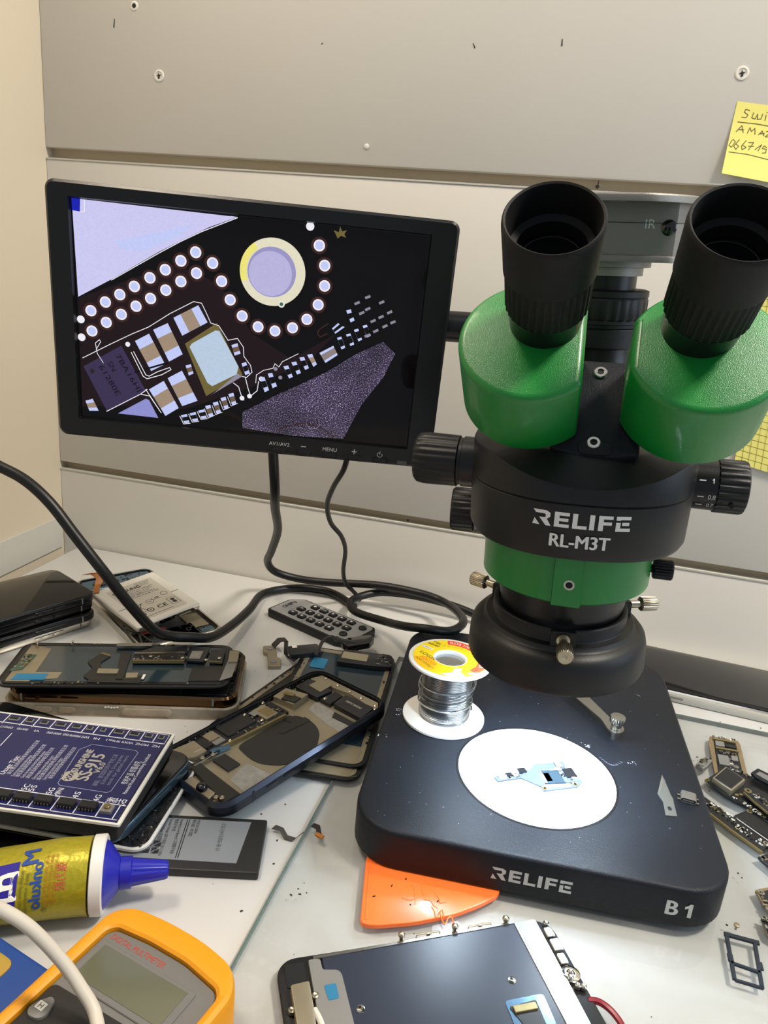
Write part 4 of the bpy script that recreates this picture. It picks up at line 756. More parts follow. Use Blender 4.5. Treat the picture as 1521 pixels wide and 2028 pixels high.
# stack of phones at the wall
ux, wx = Vector((.437, .899, 0)), Vector((-.899, .437, 0))
cs = Vector((-430.5, 472, 0))
labs = ['black phone with a dull dark screen on top of the left stack', 'dark phone second from the top of the left stack', 'black phone third from the top of the left stack', 'silver edged phone at the bottom of the left stack']
zz = -4
for k in (3, 2, 1, 0):
    off = ((2, 0), (0, 1.2), (2.6, -1), (-1, .5))[k]; Xp = frame((cs.x + off[0], cs.y + off[1], zz), ux, wx) @ RZ((.0, .015, -.01, .02)[k])
    phone('phone', labs[k], Xp, 146, 72, 7.6, ('dark_frame', 'dark_frame', 'dark_frame', 'silver_frame')[k], 'phones in the left stack', 'black_gloss' if k else 'black_glass'); zz += 7.85
# rear phone body with a battery lying across it
XQ = frame((-344.6, 564.3, -4), (.812, -.584, 0), (.584, .812, 0))
ph = thing('phone_chassis', 'opened silver phone body without back glass beneath the white battery', 'phone', XQ)
o_ = rrect(158, 74, 9, 6); i_ = rrect(153, 69.5, 7, 6)
MB().at(XQ).ring(o_, i_, 0, 7.6, .8).build('frame', 'silver_frame', ph)
MB().at(XQ).slab(rrect(154, 70.5, 7, 6), .2, 4.2).build('mid_plate', 'pcb_black', ph)
MB().at(XQ).slab(rpoly([(-74, -33), (-52, -33), (-52, 33), (-74, 33)], 4), 4, 6.4, .4, 1).build('top_board', 'phone_blue', ph)
for x, y, r in ((-64, -18, 6.5), (-64, -3, 3.5)): MB().at(XQ @ T(x, y, 6.2)).lathe([(r, 0), (r, 1), (r * .7, 1.2), (r * .62, .6)], 24).build('camera_lens', 'black_gloss', ph)
comps(XQ, -73, 4, -54, 31, 46, 11, 6.3, ph, ('chip_black', 'film_teal', 'chip_grey', 'nickel'))
for x, y, sx, sy, m, nm in ((-2, -31, 96, 6, 'beige_shield', 'side_shield'), (22, 0, 60, 48, 'film_navy', 'battery_bay'), (62, -4, 20, 44, 'pcb_black', 'lower_board'), (48, 24, 26, 16, 'beige_shield', 'loudspeaker'), (40, -16, 10, 16, 'pale_green', 'sticker'), (53, -14, 13, 22, 'red_seal', 'sticker'), (62, 8, 22, 22, 'chip_black', 'shield'), (68, 26, 8, 12, 'phone_blue', 'connector')):
    MB().at(XQ).slab(rrect(sx, sy, 1.2, 3, x, y), 3.8, 5.6 if m != 'film_navy' else 4.3, .3, 1).build(nm, m, ph)
comps(XQ, 52, -28, 74, 30, 40, 12, 5.4, ph)
MB().tube([tuple(XQ @ Vector(p)) for p in ((36, -34, 9), (40, -36.5, 9.2), (74, -39, 9), (78, -36, 8.4), (58, -30, 8.6))], 1.0, 8, 4).build('bracket_strut', 'flex_black', ph)
MB().tube([tuple(XQ @ Vector(p)) for p in ((40, -36, 9), (56, -28, 8), (72, -26, 8))], .9, 8, 4).build('bracket_strut', 'flex_black', ph)
MB().at(XQ).box(79, 22, 3.9, .5, 1.6, 7).build('antenna_band', 'chip_grey', ph)
bc = [Vector(p) for p in ((-384.5, 541.5, 15.9), (-355.7, 596.2, 21.5), (-288.4, 561.3, 16.1), (-317.1, 506.7, 10.5))]
XV = frame(sum(bc, Vector()) / 4, bc[1] - bc[0], bc[0] - bc[3])       # u along the cell's short side, v towards its top
bt = thing('battery', 'white labelled phone battery lying tilted across the opened phone body', 'battery', XV)
MB().at(XV).slab(rrect(62, 76, 3, 4), -5.2, 0, 1.6, 3, 1.6).build('cell', 'battery_strip', bt)
MB().at(XV).slab(rrect(58.5, 72.5, 2, 3), -.1, .12).build('wrapper', 'battery_strip', bt)
MB().at(XV).slab(rrect(44, 60, .5, 2, 0, -1), 0, .25).build('label', 'battery_label', bt)
MB().at(XV).slab([(-29, -6), (29, -6), (29, -4.8), (-29, -4.8)], .1, .2).build('tape_seam', 'battery_grey', bt)
MB().at(XV).box(0, -37.7, -2.7, 59, .9, 3.6, .3).build('foil_edge', 'silver_frame', bt)
P = Print(flat(XV, .3), .04); dk = '#35332f'
P.text('SAMSUNG', 4.4, -19.5, 21, dk, align='l', width=26, bold=1)
for k, t in enumerate(('Li-ion Battery Pack 4100mAh', 'Rated Voltage 3.85V 15.79Wh', 'Charge Voltage 4.4V', 'Model EB-BG975ABU', 'Limited Charge Voltage 4.40V')): P.text(t, 1.5, -19.5, 16.6 - k * 2.7, dk, align='l', width=(36, 34, 30, 33, 36)[k])
for k in range(4): P.text('SDI 2019.03 B', 1.3, 4, 26.6 - k * 1.9, '#6d6a62', align='l', width=14 - k)
P.text('CE', 5.2, 4, -20, dk, width=9, bold=.02); P.disc(-7.5, -20, 3.2, dk, 20); P.disc(-7.5, -20, 2.2, '#bdb8ab', 20, layer=2); P.rect(-8, -21, -7, -19, dk, layer=3)
P.text('UR', 3.6, 6, -6, dk, width=8); P.line([(12, -24), (20, -24), (20, -13), (12, -13)], .4, dk, True); P.disc(16, -20.6, 2, dk); P.disc(16, -16.6, 2, dk)
P.line(circ(3.4, 20, -1, -8), .4, dk, True); P.text('PS', 2, -1, -8, dk); P.line(circ(3, 20, 16, -3), .4, dk, True)
P.line([(-16, -8), (-10, -18)], .7, dk); P.line([(-10, -8), (-16, -18)], .7, dk); P.line([(-17, -19), (-12, -20.5)], .6, dk); P.disc(-15.5, -23.4, 1.8, dk); P.line([(-16.5, -8), (-8, -7)], .8, dk)
P.text('Warning: do not disassemble', 1.4, -4, -27.6, dk, width=28)
P.build('label_print', bt)
MB().ribbon([tuple(XV @ Vector(p)) for p in ((-29, 33, 1), (-26, 38, 1.6), (-20, 46, .5), (-15, 50, 4), (-17, 55, 7), (-24, 58, 7.6))], XV.to_3x3() @ Vector((.8, -.4, .1)), [5, 5, 6, 8, 9, 9], .4).build('flex_lead', 'flex_orange', bt)
# ------------------------------------------------------------------ gold phone, loose display and board on a clear case
gx, gy = Vector((.947, .322, 0)), Vector((-.322, .947, 0))
XG = frame((-283, 446, -4), gx, gy)
cc = thing('phone_case', 'clear plastic phone case under the gold phone', 'phone case', XG)
b = MB().at(XG); b.ring(rrect(161, 78, 11, 6), rrect(157.6, 74.6, 9.5, 6), .2, 9.0, .8); b.slab(rrect(158, 75, 9.5, 6), 0, 1.2); b.build('shell', 'clear_case', cc)
MB().at(XG @ T(18, -39, 5) @ RX(PI / 2)).slab(rrect(34, 5.4, 2.6, 5), -.2, 1.2, .6, 2).build('button_cover', 'clear_case', cc)
for x in (-52, -36): MB().at(XG @ T(x, -39, 5) @ RX(PI / 2)).slab(rrect(11, 4, 1.6, 4), -.2, .9, .5, 2).build('button_cover', 'clear_case', cc)
for k in range(5): MB().at(XG @ T(-10 + k * 2.0, -39.15, 8 + .3 * math.sin(k * 2)) @ RX(PI / 2)).slab(circ(.9, 7, 0, 0, .6), 0, .25).build('paint_chip', 'wall_patch', cc)
XG2 = XG @ T(1, 0, 8.6)
gp = thing('phone_chassis', 'opened gold framed phone body resting on the clear case', 'phone', XG2)
MB().at(XG2).ring(rrect(157, 73.5, 11, 7), rrect(152.5, 69, 9, 7), .3, 7.6, 1.6).build('frame', 'gold_frame', gp)
MB().at(XG2).slab(rrect(154, 70.5, 10, 6), 0, 3.6).build('mid_plate', 'pcb_black', gp)
MB().at(XG2).ring(rrect(153.2, 69.7, 9, 7), rrect(149.8, 66.3, 7, 7), 3.4, 7.4).build('gasket', 'black_plastic', gp)
for x, y, sx, sy, m, nm in ((-10, -14, 96, 34, 'battery_black', 'battery'), (60, -12, 22, 34, 'chip_black', 'loudspeaker'), (-30, 20, 80, 24, 'pcb_black', 'circuit_board'), (70, 18, 7, 26, 'beige_shield', 'bracket'), (-66, -22, 14, 14, 'chip_black', 'camera_bracket')): MB().at(XG2).slab(rrect(sx, sy, 1.5, 3, x, y), 3.5, 6.0, .3, 1).build(nm, m, gp)
for k, (x, l) in enumerate(((-62, 7), (-50, 12), (-36, 12))): MB().at(XG2 @ T(x, -36.75, 4) @ RX(PI / 2)).slab(rrect(l, 2.4, 1.1, 4), -.3, .55, .25, 2).build('side_button', 'gold_frame', gp)
for x in (-68, 62): MB().at(XG2 @ T(x, -36.72, 4)).box(0, 0, 0, 1.3, .5, 5.4).build('antenna_band', 'chip_grey', gp)
comps(XG2, -74, -30, -58, 30, 30, 21, 4.2, gp); comps(XG2, 68, -32, 75, 32, 40, 22, 3.8, gp, ('nickel', 'chip_grey', 'beige_shield', 'chip_black'))
dx, dy = Vector((.928, .376, .0)), Vector((-.374, .923, -.070))
XD = frame((-288.0, 440.0, 16.9), dx, dy); XDi = XD.inverted()
dg = display('display_assembly', 'loose phone display lying face down on the gold phone with black ribbon cables', XD, 156, 72, 'film_teal', None, 5, dots=True, edge='dark_frame')
def lo(p, z=18.5):
    q = XDi @ Vector((p[0] * (308.3 - z) / (308.3 - 20), p[1] * (308.3 - z) / (308.3 - 20), z)); return (q.x, q.y)
L_ = lambda ps, z=18.5: [lo(p, z) for p in ps]
MB().at(XD).slab(L_([(-341.5, 395.2), (-322.7, 403.1), (-319.6, 394.3), (-339.2, 386.1)]), 2.0, 2.4).build('blue_tape', 'tape_blue', dg)
MB().at(XD).slab(L_([(-345, 397), (-316, 409), (-313, 400), (-341, 383)]), 1.7, 2.1).build('shield_plate', 'beige_shield', dg)
MB().at(XD).slab(L_([(-354.6, 423.4), (-349, 424.6), (-342.5, 401.4), (-348.6, 396.2)]), 1.7, 3.0, .2, 1).build('ribbon_board', 'pcb_green', dg)
q = L_([(-354, 422), (-344, 401)]); comps(XD, q[1][0] - 4, q[1][1], q[1][0] + 3, q[0][1], 34, 31, 3.0, dg, ('chip_grey', 'pcb_tan', 'chip_black', 'nickel'))
fl = L_([(-309.4, 445.3), (-300.5, 443.8), (-300.8, 431.6), (-296.4, 426.2), (-286, 409), (-290, 404.5), (-299.0, 408.3), (-300.2, 421.7), (-309.9, 429.2)])
MB().at(XD).slab(rpoly(fl, 2), 2.2, 2.7).build('ribbon_cable', 'flex_black', dg)
MB().at(XD).slab(L_([(-309, 446.6), (-300.8, 445), (-300.6, 442.6), (-309.2, 443.8)]), 2.5, 3.0).build('ribbon_connector', 'gold_edge', dg)
MB().at(XD).slab(L_([(-297, 451.5), (-289.6, 454.7), (-271.6, 414.4), (-276.2, 412.5)]), 2.3, 3.1).build('ribbon_cable', 'flex_black', dg)
mod = L_([(-296, 424), (-286, 427), (-280, 418), (-262, 425), (-258, 414), (-292, 402)])
MB().at(XD).slab(rpoly(mod, 2), 2.0, 2.6).build('touch_flex', 'flex_black', dg)
for ps in ([(-295.5, 421), (-282, 426), (-279.5, 420), (-292.5, 415)], [(-274.1, 422.6), (-266.6, 426), (-263.8, 419.8), (-270.6, 416.4)]):
    MB().at(XD).slab(L_(ps), 2.5, 3.7, .2, 1).build('chip', 'beige_shield', dg)
MB().at(XD).slab(L_([(-262.5, 426), (-261, 426.6), (-258.8, 420), (-260.4, 419.4)]), 2.5, 3.1).build('label_strip', 'battery_strip', dg)
MB().at(XD).slab(L_([(-238, 452), (-215, 462), (-207.5, 440), (-230, 430)]), 1.9, 2.5, .1, 1).build('flex_cover', 'flex_black', dg)
MB().at(XD).slab(rpoly(L_([(-221, 478), (-214, 479), (-204.6, 447), (-210, 438)]), 1), 2.3, 2.9, .1, 1).build('end_plate', 'chip_grey', dg)
for p in ((-357, 436), (-336, 449)): MB().at(XD @ T(*lo(p), 1.6)).lathe([(.6, 0), (.6, 3.5), (1, 4.2), (.5, 5)], 10).build('clip_pin', 'nickel', dg)
# folded logic board on that display
k_ = 1.018; Z = 21.0
lb2 = thing('logic_board', 'long folded phone logic board with SIM reader lying on the face down display', 'circuit board', XD @ T(20, 20, 2.6))
def wpoly(ps, k=k_): return [lo2((p[0] * k, p[1] * k)) for p in ps]
def lo2(p): q = XDi @ Vector((p[0], p[1], Z)); return (q.x, q.y)
MB().at(XD).slab(wpoly([(-281, 442.5), (-248, 458), (-242.5, 447), (-275.4, 432.8)]), 3.2, 4.6).build('circuit_board', 'pcb_black', lb2)
MB().at(XD).slab(wpoly([(-275.9, 433.6), (-242.6, 447.6), (-242.2, 446.4), (-275.4, 432.3)]), 3.3, 5.6).build('gold_edge', 'gold_edge', lb2)
MB().at(XD).slab(wpoly([(-280.6, 444), (-249, 459.5), (-247.6, 457.6), (-279.8, 442)]), 4.6, 6.2).build('shield_rail', 'nickel', lb2)
MB().at(XD).slab(wpoly([(-279, 448), (-273.9, 458.8), (-252.5, 471), (-246.8, 459)]), 3.6, 5.6, .2, 1).build('shield_plate', 'chip_black', lb2)
MB().at(XD).slab(wpoly([(-302, 455.5), (-279, 466.5), (-277, 461), (-300, 450.5)]), 3.0, 5.0).build('shield_rail', 'steel', lb2)
MB().at(XD).slab(wpoly([(-251.3, 471.5), (-236.6, 476.5), (-229.5, 452), (-242, 449.2)]), 3.2, 5.0, .2, 1).build('sim_reader', 'chip_black', lb2)
MB().at(XD).slab(wpoly([(-245, 464), (-237.4, 467), (-233.6, 454.2), (-241, 451.6)]), 4.9, 5.5).build('sim_bay', 'chip_grey', lb2)
MB().at(XD).slab(wpoly([(-242.4, 460), (-237.6, 462), (-235.2, 455.6), (-239.8, 453.8)]), 5.3, 5.8).build('contact', 'silver_frame', lb2)
MB().at(XD).slab(wpoly([(-234.3, 473.2), (-224.8, 478.9), (-217.5, 458.4), (-226.8, 455.8)]), 3.2, 4.6, .2, 1).build('circuit_board', 'pcb_black', lb2)
MB().at(XD).slab(wpoly([(-227.2, 457), (-218, 459.4), (-217.2, 457), (-226.4, 454.6)]), 3.0, 4.4).build('gold_edge', 'gold_edge', lb2)
MB().at(XD).slab(wpoly([(-221, 478), (-214.5, 481), (-208, 463), (-214, 460)]), 2.6, 4.4, .2, 1).build('chip', 'beige_shield', lb2)
for p in ((-268, 444.6), (-246, 451.5), (-221.5, 461.5), (-229, 455)): MB().at(XD @ T(*lo2((p[0] * k_, p[1] * k_)), 4.5)).lathe([(1.5, 0), (1.5, .8), (1, 1.2), (.4, 1.2)], 14).build('screw', 'nickel', lb2)
q0, q1 = lo2((-276 * k_, 434 * k_)), lo2((-245 * k_, 457 * k_)); comps(XD, q0[0], q0[1] + 1, q1[0], q0[1] + 9, 46, 41, 4.6, lb2, ('nickel', 'chip_grey', 'pcb_tan', 'chip_black'))
# ------------------------------------------------------------------ opened blue-grey phone body in the middle
XX = frame(Vector((-158.95, 419.2, 9.05)) * .99 + Vector((0, 0, 3.083)), (.44682, .89231, .0643), (-.89138, .45016, -.05283))
xr = thing('phone_chassis', 'opened dark blue-grey phone body without battery leaning over loose displays', 'phone', XX @ T(0, 0, -8))
MB().at(XX).ring(rrect(150.9, 75.7, 13, 8), rrect(146.4, 71.2, 11, 8), -8, 0, 2.2).build('frame', 'grey_frame', xr)
MB().at(XX).ring(rrect(147, 71.8, 11, 8), rrect(143.4, 68.2, 9, 8), -7, -.9, .2).build('gasket', 'black_plastic', xr)
MB().at(XX).slab(rrect(147.5, 72.3, 11, 6), -7.9, -5.6).build('tray', 'beige_shield', xr)
MB().at(XX).slab(rrect(149, 73.8, 12, 6), -8.3, -7.8).build('back_glass', 'black_gloss', xr)
coil = [(-28.3, -6.9), (-26, 7.9), (-20, 9.6), (13.9, 9.4), (24.1, 8), (26.8, -5.1), (24, -15), (19.8, -21.6), (8, -30.7), (-1, -32.6), (-8.8, -32.9), (-20.6, -27.1), (-27.4, -15.7)]
MB().at(XX).slab(rpoly(coil, 9, 6), -5.7, -5.2).build('charging_coil', 'battery_black', xr)
MB().at(XX).slab(rpoly([(21.1, 9.9), (21.6, .8), (26.7, .5), (26.5, -5.5), (21, -5.2), (2.7, -3.0), (2.7, .6), (16, 1.5), (14, 9.9)], 1), -5.3, -4.9).build('coil_lead', 'flex_black', xr)
for ps in ([(35.4, 6.4), (46, 8.9), (45, -14.1), (39.5, -32.3), (30.2, -33.4), (31, -16.6)], [(-49.7, -13.9), (-32.4, -8.7), (-28.9, -31.3), (-50.9, -30.0)]): MB().at(XX).slab(rpoly(ps, 2), -5.7, -5.45).build('glue_residue', 'residue', xr)
MB().at(XX).slab([(-46, 34.6), (22, 34.6), (22, 12), (-20, 12.6), (-46, 14.5)], -5.8, -3.4).build('logic_board', 'pcb_black', xr)
MB().at(XX).slab([(-36, 14.8), (-20, 13.2), (17.8, 10.8), (17.8, 9.0), (-20, 11.4), (-36, 13)], -5.7, -2.4).build('gold_edge', 'gold_edge', xr)
MB().at(XX).slab([(-43, 15.5), (-36, 15), (-34, 12.5), (-30, 10.5), (-43, 12)], -5.4, -1.6, .6, 2).build('edge_tape', 'phone_blue', xr)
chip(XX, -13.2, 26.4, 23, 15, -3.4, 1.0, xr); chip(XX, 9.9, 23, 10.8, 15.6, -3.4, 1.1, xr, 'beige_shield'); chip(XX, 10.8, 22, 7.6, 10.5, -2.3, .3, xr, 'gold_edge'); chip(XX, 3, 27, 4, 6, -2.4, .4, xr, 'chip_grey'); chip(XX, -32, 28, 8, 9, -3.4, .9, xr, 'beige_shield'); chip(XX, -32, 20, 8, 5, -3.4, .8, xr, 'chip_grey')
comps(XX, -44, 13.5, 21, 34, 90, 51, -3.4, xr, avoid=((-25, 18.5, -1.4, 34), (4, 15, 15.6, 31)))
for x, y in ((-1.6, 31), (2.2, 17), (-27, 14.5), (16.5, 33)): MB().at(XX @ T(x, y, -3.5)).lathe([(1.3, 0), (1.3, 1), (.8, 1.3), (.3, 1)], 14).build('screw', 'nickel', xr)
MB().at(XX).slab([(25.5, 32), (38.6, 33.4), (43.7, 15.1), (27.7, 13.2)], -5.6, -.6, .4, 1).build('camera_module', 'beige_shield', xr)
MB().at(XX).slab([(26, 24), (34, 26), (36, 14), (29, 13)], -.7, .5, .3, 1).build('camera_flex', 'flex_black', xr)
MB().at(XX).slab([(30.4, 27), (34, 28), (36, 20), (32.6, 19)], .3, 1.1).build('camera_connector', 'gold_edge', xr)
MB().at(XX).slab(rpoly([(45.5, 31), (60, 31), (60, 6), (45.5, 7.8)], 2), -5.6, -1.4, .4, 2).build('loudspeaker', 'chip_black', xr)
MB().at(XX).slab(rpoly([(52.8, 24), (64.9, 23.3), (64.9, 11.2), (51.8, 10.8)], 1.5), -1.5, -1.0).build('speaker_plate', 'beige_shield', xr)
MB().at(XX).slab([(47, 6), (61, 5), (61, -3), (47, -4)], -5.6, -2.4, .3, 1).build('loudspeaker_end', 'chip_black', xr)
MB().at(XX).slab(rpoly([(48, -6.2), (62.1, -4.4), (63.7, -31.4), (47.7, -33.1)], 1.5), -5.6, -1.8, .4, 2).build('vibration_motor', 'chip_black', xr)
P = Print(flat(XX, -1.75), .05); P.text('TAPTIC ENGINE', 2.0, 56.5, -18, '#b9b4a6', ang=-PI / 2, width=15); P.build('motor_print', [o for o in xr.children if o.name.startswith('vibration_motor')][0])
MB().at(XX).slab(rpoly([(61, 31.5), (70.5, 28), (70.5, -29), (64.5, -34), (62.6, -30), (66, -6), (64, 8)], 1.2), -5.6, -2.2, .2, 1).build('dock_strip', 'beige_shield', xr)
for x, y in ((68.6, 22), (68, 9), (67.4, -4), (66.8, -16), (66, -30), (49, 3), (62.6, -33)): MB().at(XX @ T(x, y, -2.4)).lathe([(1.4, 0), (1.4, .8), (.9, 1.1), (.3, .9)], 14).build('screw', 'nickel', xr)
MB().at(XX).slab([(39, -14), (44.5, -11), (44.5, -33), (40, -33)], -5.65, -4.6, .2, 1).build('flex_strip', 'flex_black', xr)
MB().at(XX).slab(rpoly([(-60, 33.5), (-43.2, 31.3), (-43.9, 15.8), (-53.7, 16.5), (-63.4, 24.8)], 1.5), -5.6, -1.6, .3, 1).build('shield_plate', 'beige_shield', xr)
MB().at(XX).slab([(-51.5, 20.5), (-45, 20.2), (-45, 19.2), (-51.5, 19.4)], -1.7, -1.3).build('shield_slot', 'silver_frame', xr)
chip(XX, -41, .2, 9.5, 15.6, -5.6, 1.4, xr, 'battery_black', 'battery_connector'); chip(XX, -40, 24, 6, 10, -3.6, 1.6, xr, 'chip_black', 'connector')
MB().at(XX).slab(rpoly([(-58.5, 14.8), (-53, 12), (-53.5, 6.1), (-55, -31.7), (-66.5, -30.6), (-61, 6.9)], 1), -5.6, -3.0, .4, 1).build('flex_cover', 'flex_black', xr)
MB().at(XX).slab(rpoly([(-71, 2.7), (-64.8, 2.8), (-64.8, -20.5), (-71, -22)], 1), -5.6, -2.4, .3, 1).build('camera_bracket', 'beige_shield', xr)
MB().at(XX @ T(-68.2, -11.8, -2.4)).lathe([(3.4, 0), (3.4, 1.6), (2.6, 3.2), (1.6, 3.8), (.4, 3.9)], 24).build('front_camera', 'black_gloss', xr)
for x, y in ((-67, -24), (-65, -27), (-50, 12.6), (-43.5, 10.5)): MB().at(XX @ T(x, y, -3.2)).lathe([(1.5, 0), (1.5, 1), (1, 1.4), (.4, 1.2)], 14).build('screw', 'nickel', xr)
MB().at(XX).box(-49, 10.5, -3.2, 18, .9, 1.2, .2).build('coax_cable', 'steel', xr); MB().at(XX).box(-49, 12.2, -3.4, 16, .7, 1.2, .2).build('coax_cable', 'film_navy', xr)
for x, l in ((-36, 8), (-20, 13), (-3, 13)): MB().at(XX @ T(x, -37.85, -4.2) @ RX(PI / 2)).slab(rrect(l, 2.6, 1.2, 4), -.3, .5, .25, 2).build('side_button', 'grey_frame', xr)
MB().at(XX @ T(-50, -37.8, -4)).box(0, 0, 0, 1.4, .5, 6).build('antenna_band', 'dark_frame', xr)
comps(XX, -60, 33.6, 60, 35.4, 46, 55, -3.0, xr, ('chip_grey', 'nickel', 'silver_frame', 'chip_black')); comps(XX, 66, -33, 72.5, 31, 30, 57, -4.4, xr)
# displays under it
X1 = frame((-136.9, 476, 2.5), (-.1, .995, 0), (-.995, -.1, 0)); X2_ = frame((-137.9, 465.0, .25), (-.1, .995, 0), (-.995, -.1, 0))
d1 = display('display_assembly', 'dark teal phone display with blue tape face down beside the microscope base', X1, 150.9, 75.7, 'film_teal', (48, 22, 16, 12), 61, dots=False)
display('display_assembly', 'black phone display lowest under the opened blue-grey phone body', X2_, 150.9, 75.7, 'film_navy', None, 63)
display('display_assembly', 'narrow dark phone display under the upper edge of the opened phone body', frame((-166, 474, -4), (.235, .972, 0), (-.972, .235, 0)), 136, 60, 'flex_black', None, 65, dots=False)
sm = thing('speaker_module', 'small black loudspeaker module lying on the teal display', 'speaker', X1 @ T(56, -16, 2.3))
MB().at(X1).slab(rpoly([(48, 8), (70, 6), (71.5, -33), (64, -37), (52, -36), (49, -20)], 2), 2.4, 6.2, .5, 2).build('body', 'chip_black', sm)
MB().at(X1).slab(rrect(11, 21, 1, 3, 60, -5), 6.1, 6.6, .2, 1).build('cover_plate', 'beige_shield', sm)
for x, y in ((71.5, -4), (71.5, -27)): MB().at(X1).ring(rrect(3.4, 3, .5, 2, x, y), rrect(1.8, 1.5, .3, 2, x, y), 4, 5.2).build('mounting_lug', 'chip_black', sm)
comps(X1, 52, -35, 68, -22, 14, 67, 6.1, sm)
# flex with camera bits
fc = thing('camera_flex', 'small metal camera bracket on a bent black ribbon in front of the remote', 'camera part', (-205, 530, -4))
MB().at(frame((-207, 528, -4), (-.5, .86, 0), (-.86, -.5, 0))).slab(rpoly([(-19, -5), (-8, -7), (-4, -4), (6, -5), (16, -6), (16, 5), (7, 6), (3, 3), (-8, 4), (-18, 5)], 1.2), 0, 3.6, .4, 1).build('bracket', 'beige_shield', fc)
for u in (-12, 10): MB().at(frame((-207, 528, -4), (-.5, .86, 0), (-.86, -.5, 0)) @ T(u, 0, 3.4)).lathe([(2.6, 0), (2.6, .8), (1.6, 1), (1.2, .4)], 18).build('lens_seat', 'chip_grey', fc)
MB().ribbon([(-211, 541, 0), (-207, 545, 5), (-201, 545, 6.5), (-199, 540, 2), (-196, 533, -2), (-189, 527, 0), (-185, 530, 3.6), (-176, 534, 5)], (.5, -.6, .1), [9, 9, 10, 9, 11, 12, 12, 10], .5).build('ribbon_cable', 'flex_black', fc)
MB().at(frame((-180, 532, 4.6), (.8, .55, 0), (-.55, .8, 0))).box(0, 0, 2, 26, 15, 4, .6, 2).build('sensor_module', 'chip_black', fc)
MB().at(frame((-187, 531.5, 4.6), (.8, .55, 0), (-.55, .8, 0))).box(-1, 2, 4.05, 4, 4, .2).build('white_label', 'battery_strip', fc)
for z in (0,):
    hk = thing('flex_part', 'black hooked ribbon cable with a plug at the front end of the remote', 'ribbon cable', (-146, 560, 4))
    MB().tube([(-134, 572, 8), (-137, 564, 8), (-146, 557, 9), (-157, 556, 9.5), (-166, 560, 9.5), (-170, 552, 9.5), (-169, 536, 9), (-168, 525, 8)], lambda t: 1.5 if t > .5 else 2.6, 8, 5).build('ribbon', 'flex_black', hk)
    MB().at(frame((-143, 563, 5), (.7, .7, 0), (-.7, .7, 0))).slab(rpoly([(-14, -7), (6, -9), (15, -2), (14, 6), (-8, 7), (-16, 2)], 2.5), 0, 5, 1, 2).build('plug', 'black_gloss', hk)
# ------------------------------------------------------------------ grey battery
XA = frame((-172.7, 311, -4), (.962, .274, 0), (-.274, .962, 0))
gb = thing('battery', 'flat dark battery with grey printed label and a short ribbon lead', 'battery', XA)
MB().at(XA).slab(rrect(95, 41, 1.2, 3), 0, 4.8, .7, 2, .5).build('cell', 'battery_black', gb)
MB().at(XA).slab([(-47, -13.5), (35, -14.5), (38.5, 17.5), (-47, 17.5)], 4.7, 4.95).build('label', 'battery_grey', gb)
P = Print(flat(XA, 5.0), .04); dk = '#2a2c2f'; an = -PI / 2
P.text('CIL1J415DS/-B U', 2.2, 23.5, 4.5, '#3a3e42', ang=an, width=21)
for k, (t, w_) in enumerate((('MADE IN CHINA', 11), ('\u5236\u9020 \u4e2d\u56fd', 13))): P.text(t, 1.6, 9 - k * 2.6, 17 - w_ / 2, dk, ang=an, width=w_)
P.rect(2.2, -13, 2.7, 17, dk); P.rect(3.4, -13, 3.9, 17, dk)
for k, (t, w_) in enumerate((('Secondary Li-ion Battery/\u4e8c\u6b21\u9502\u79bb\u5b50\u7535\u6c60', 27), ('\u9502\u79bb\u5b50\u7535\u6c60', 10), ('Nominal Voltage GB/T18287-2013 3.85V', 29), ('Charge Voltage \u5145\u7535\u9650\u5236\u7535\u538b 4.4V=', 28), ('\u7535\u538b 4.40V=', 16), ('\u989d\u5b9a\u5bb9\u91cf 3.85V', 15))): P.text(t, 1.7, -.4 - k * 3.0, 17 - w_ / 2, dk, ang=an, width=w_)
for ox, oy in ((-9.6, -8.2), (-14.6, -8.2), (-9.6, -3.0), (-14.6, -3.0)): P.poly([(ox - 2.1, oy - 2.2), (ox + 2.1, oy - 2.2), (ox + 2.1, oy + 1.4)], dk); P.poly([(ox - 2.1, oy - 1.4), (ox + 1.4, oy + 2.2), (ox - 2.1, oy + 2.2)], dk)
P.line([(-19, -1), (-22, -8)], .7, dk); P.line([(-22, -2), (-18.5, -7)], .7, dk)
P.build('label_print', gb)
MB().ribbon([(-128, 342.0, -1.5), (-123, 341.5, -1.4), (-119, 338, -2.6), (-114, 338, -3.0), (-110, 345, -1.5), (-107, 349, 0.6), (-103, 347, 1.6), (-100, 341, 1.2)], (.4, .7, .2), [3.4, 2.8, 2.8, 3, 2.8, 2.8, 3.2, 3.4], .4).build('ribbon_lead', 'flex_black', gb)
MB().at(frame((-100, 341, 1.0), (.9, -.3, 0), (.3, .9, 0))).box(0, 0, .5, 5, 2.6, .9, .1).build('lead_connector', 'flex_orange', gb)
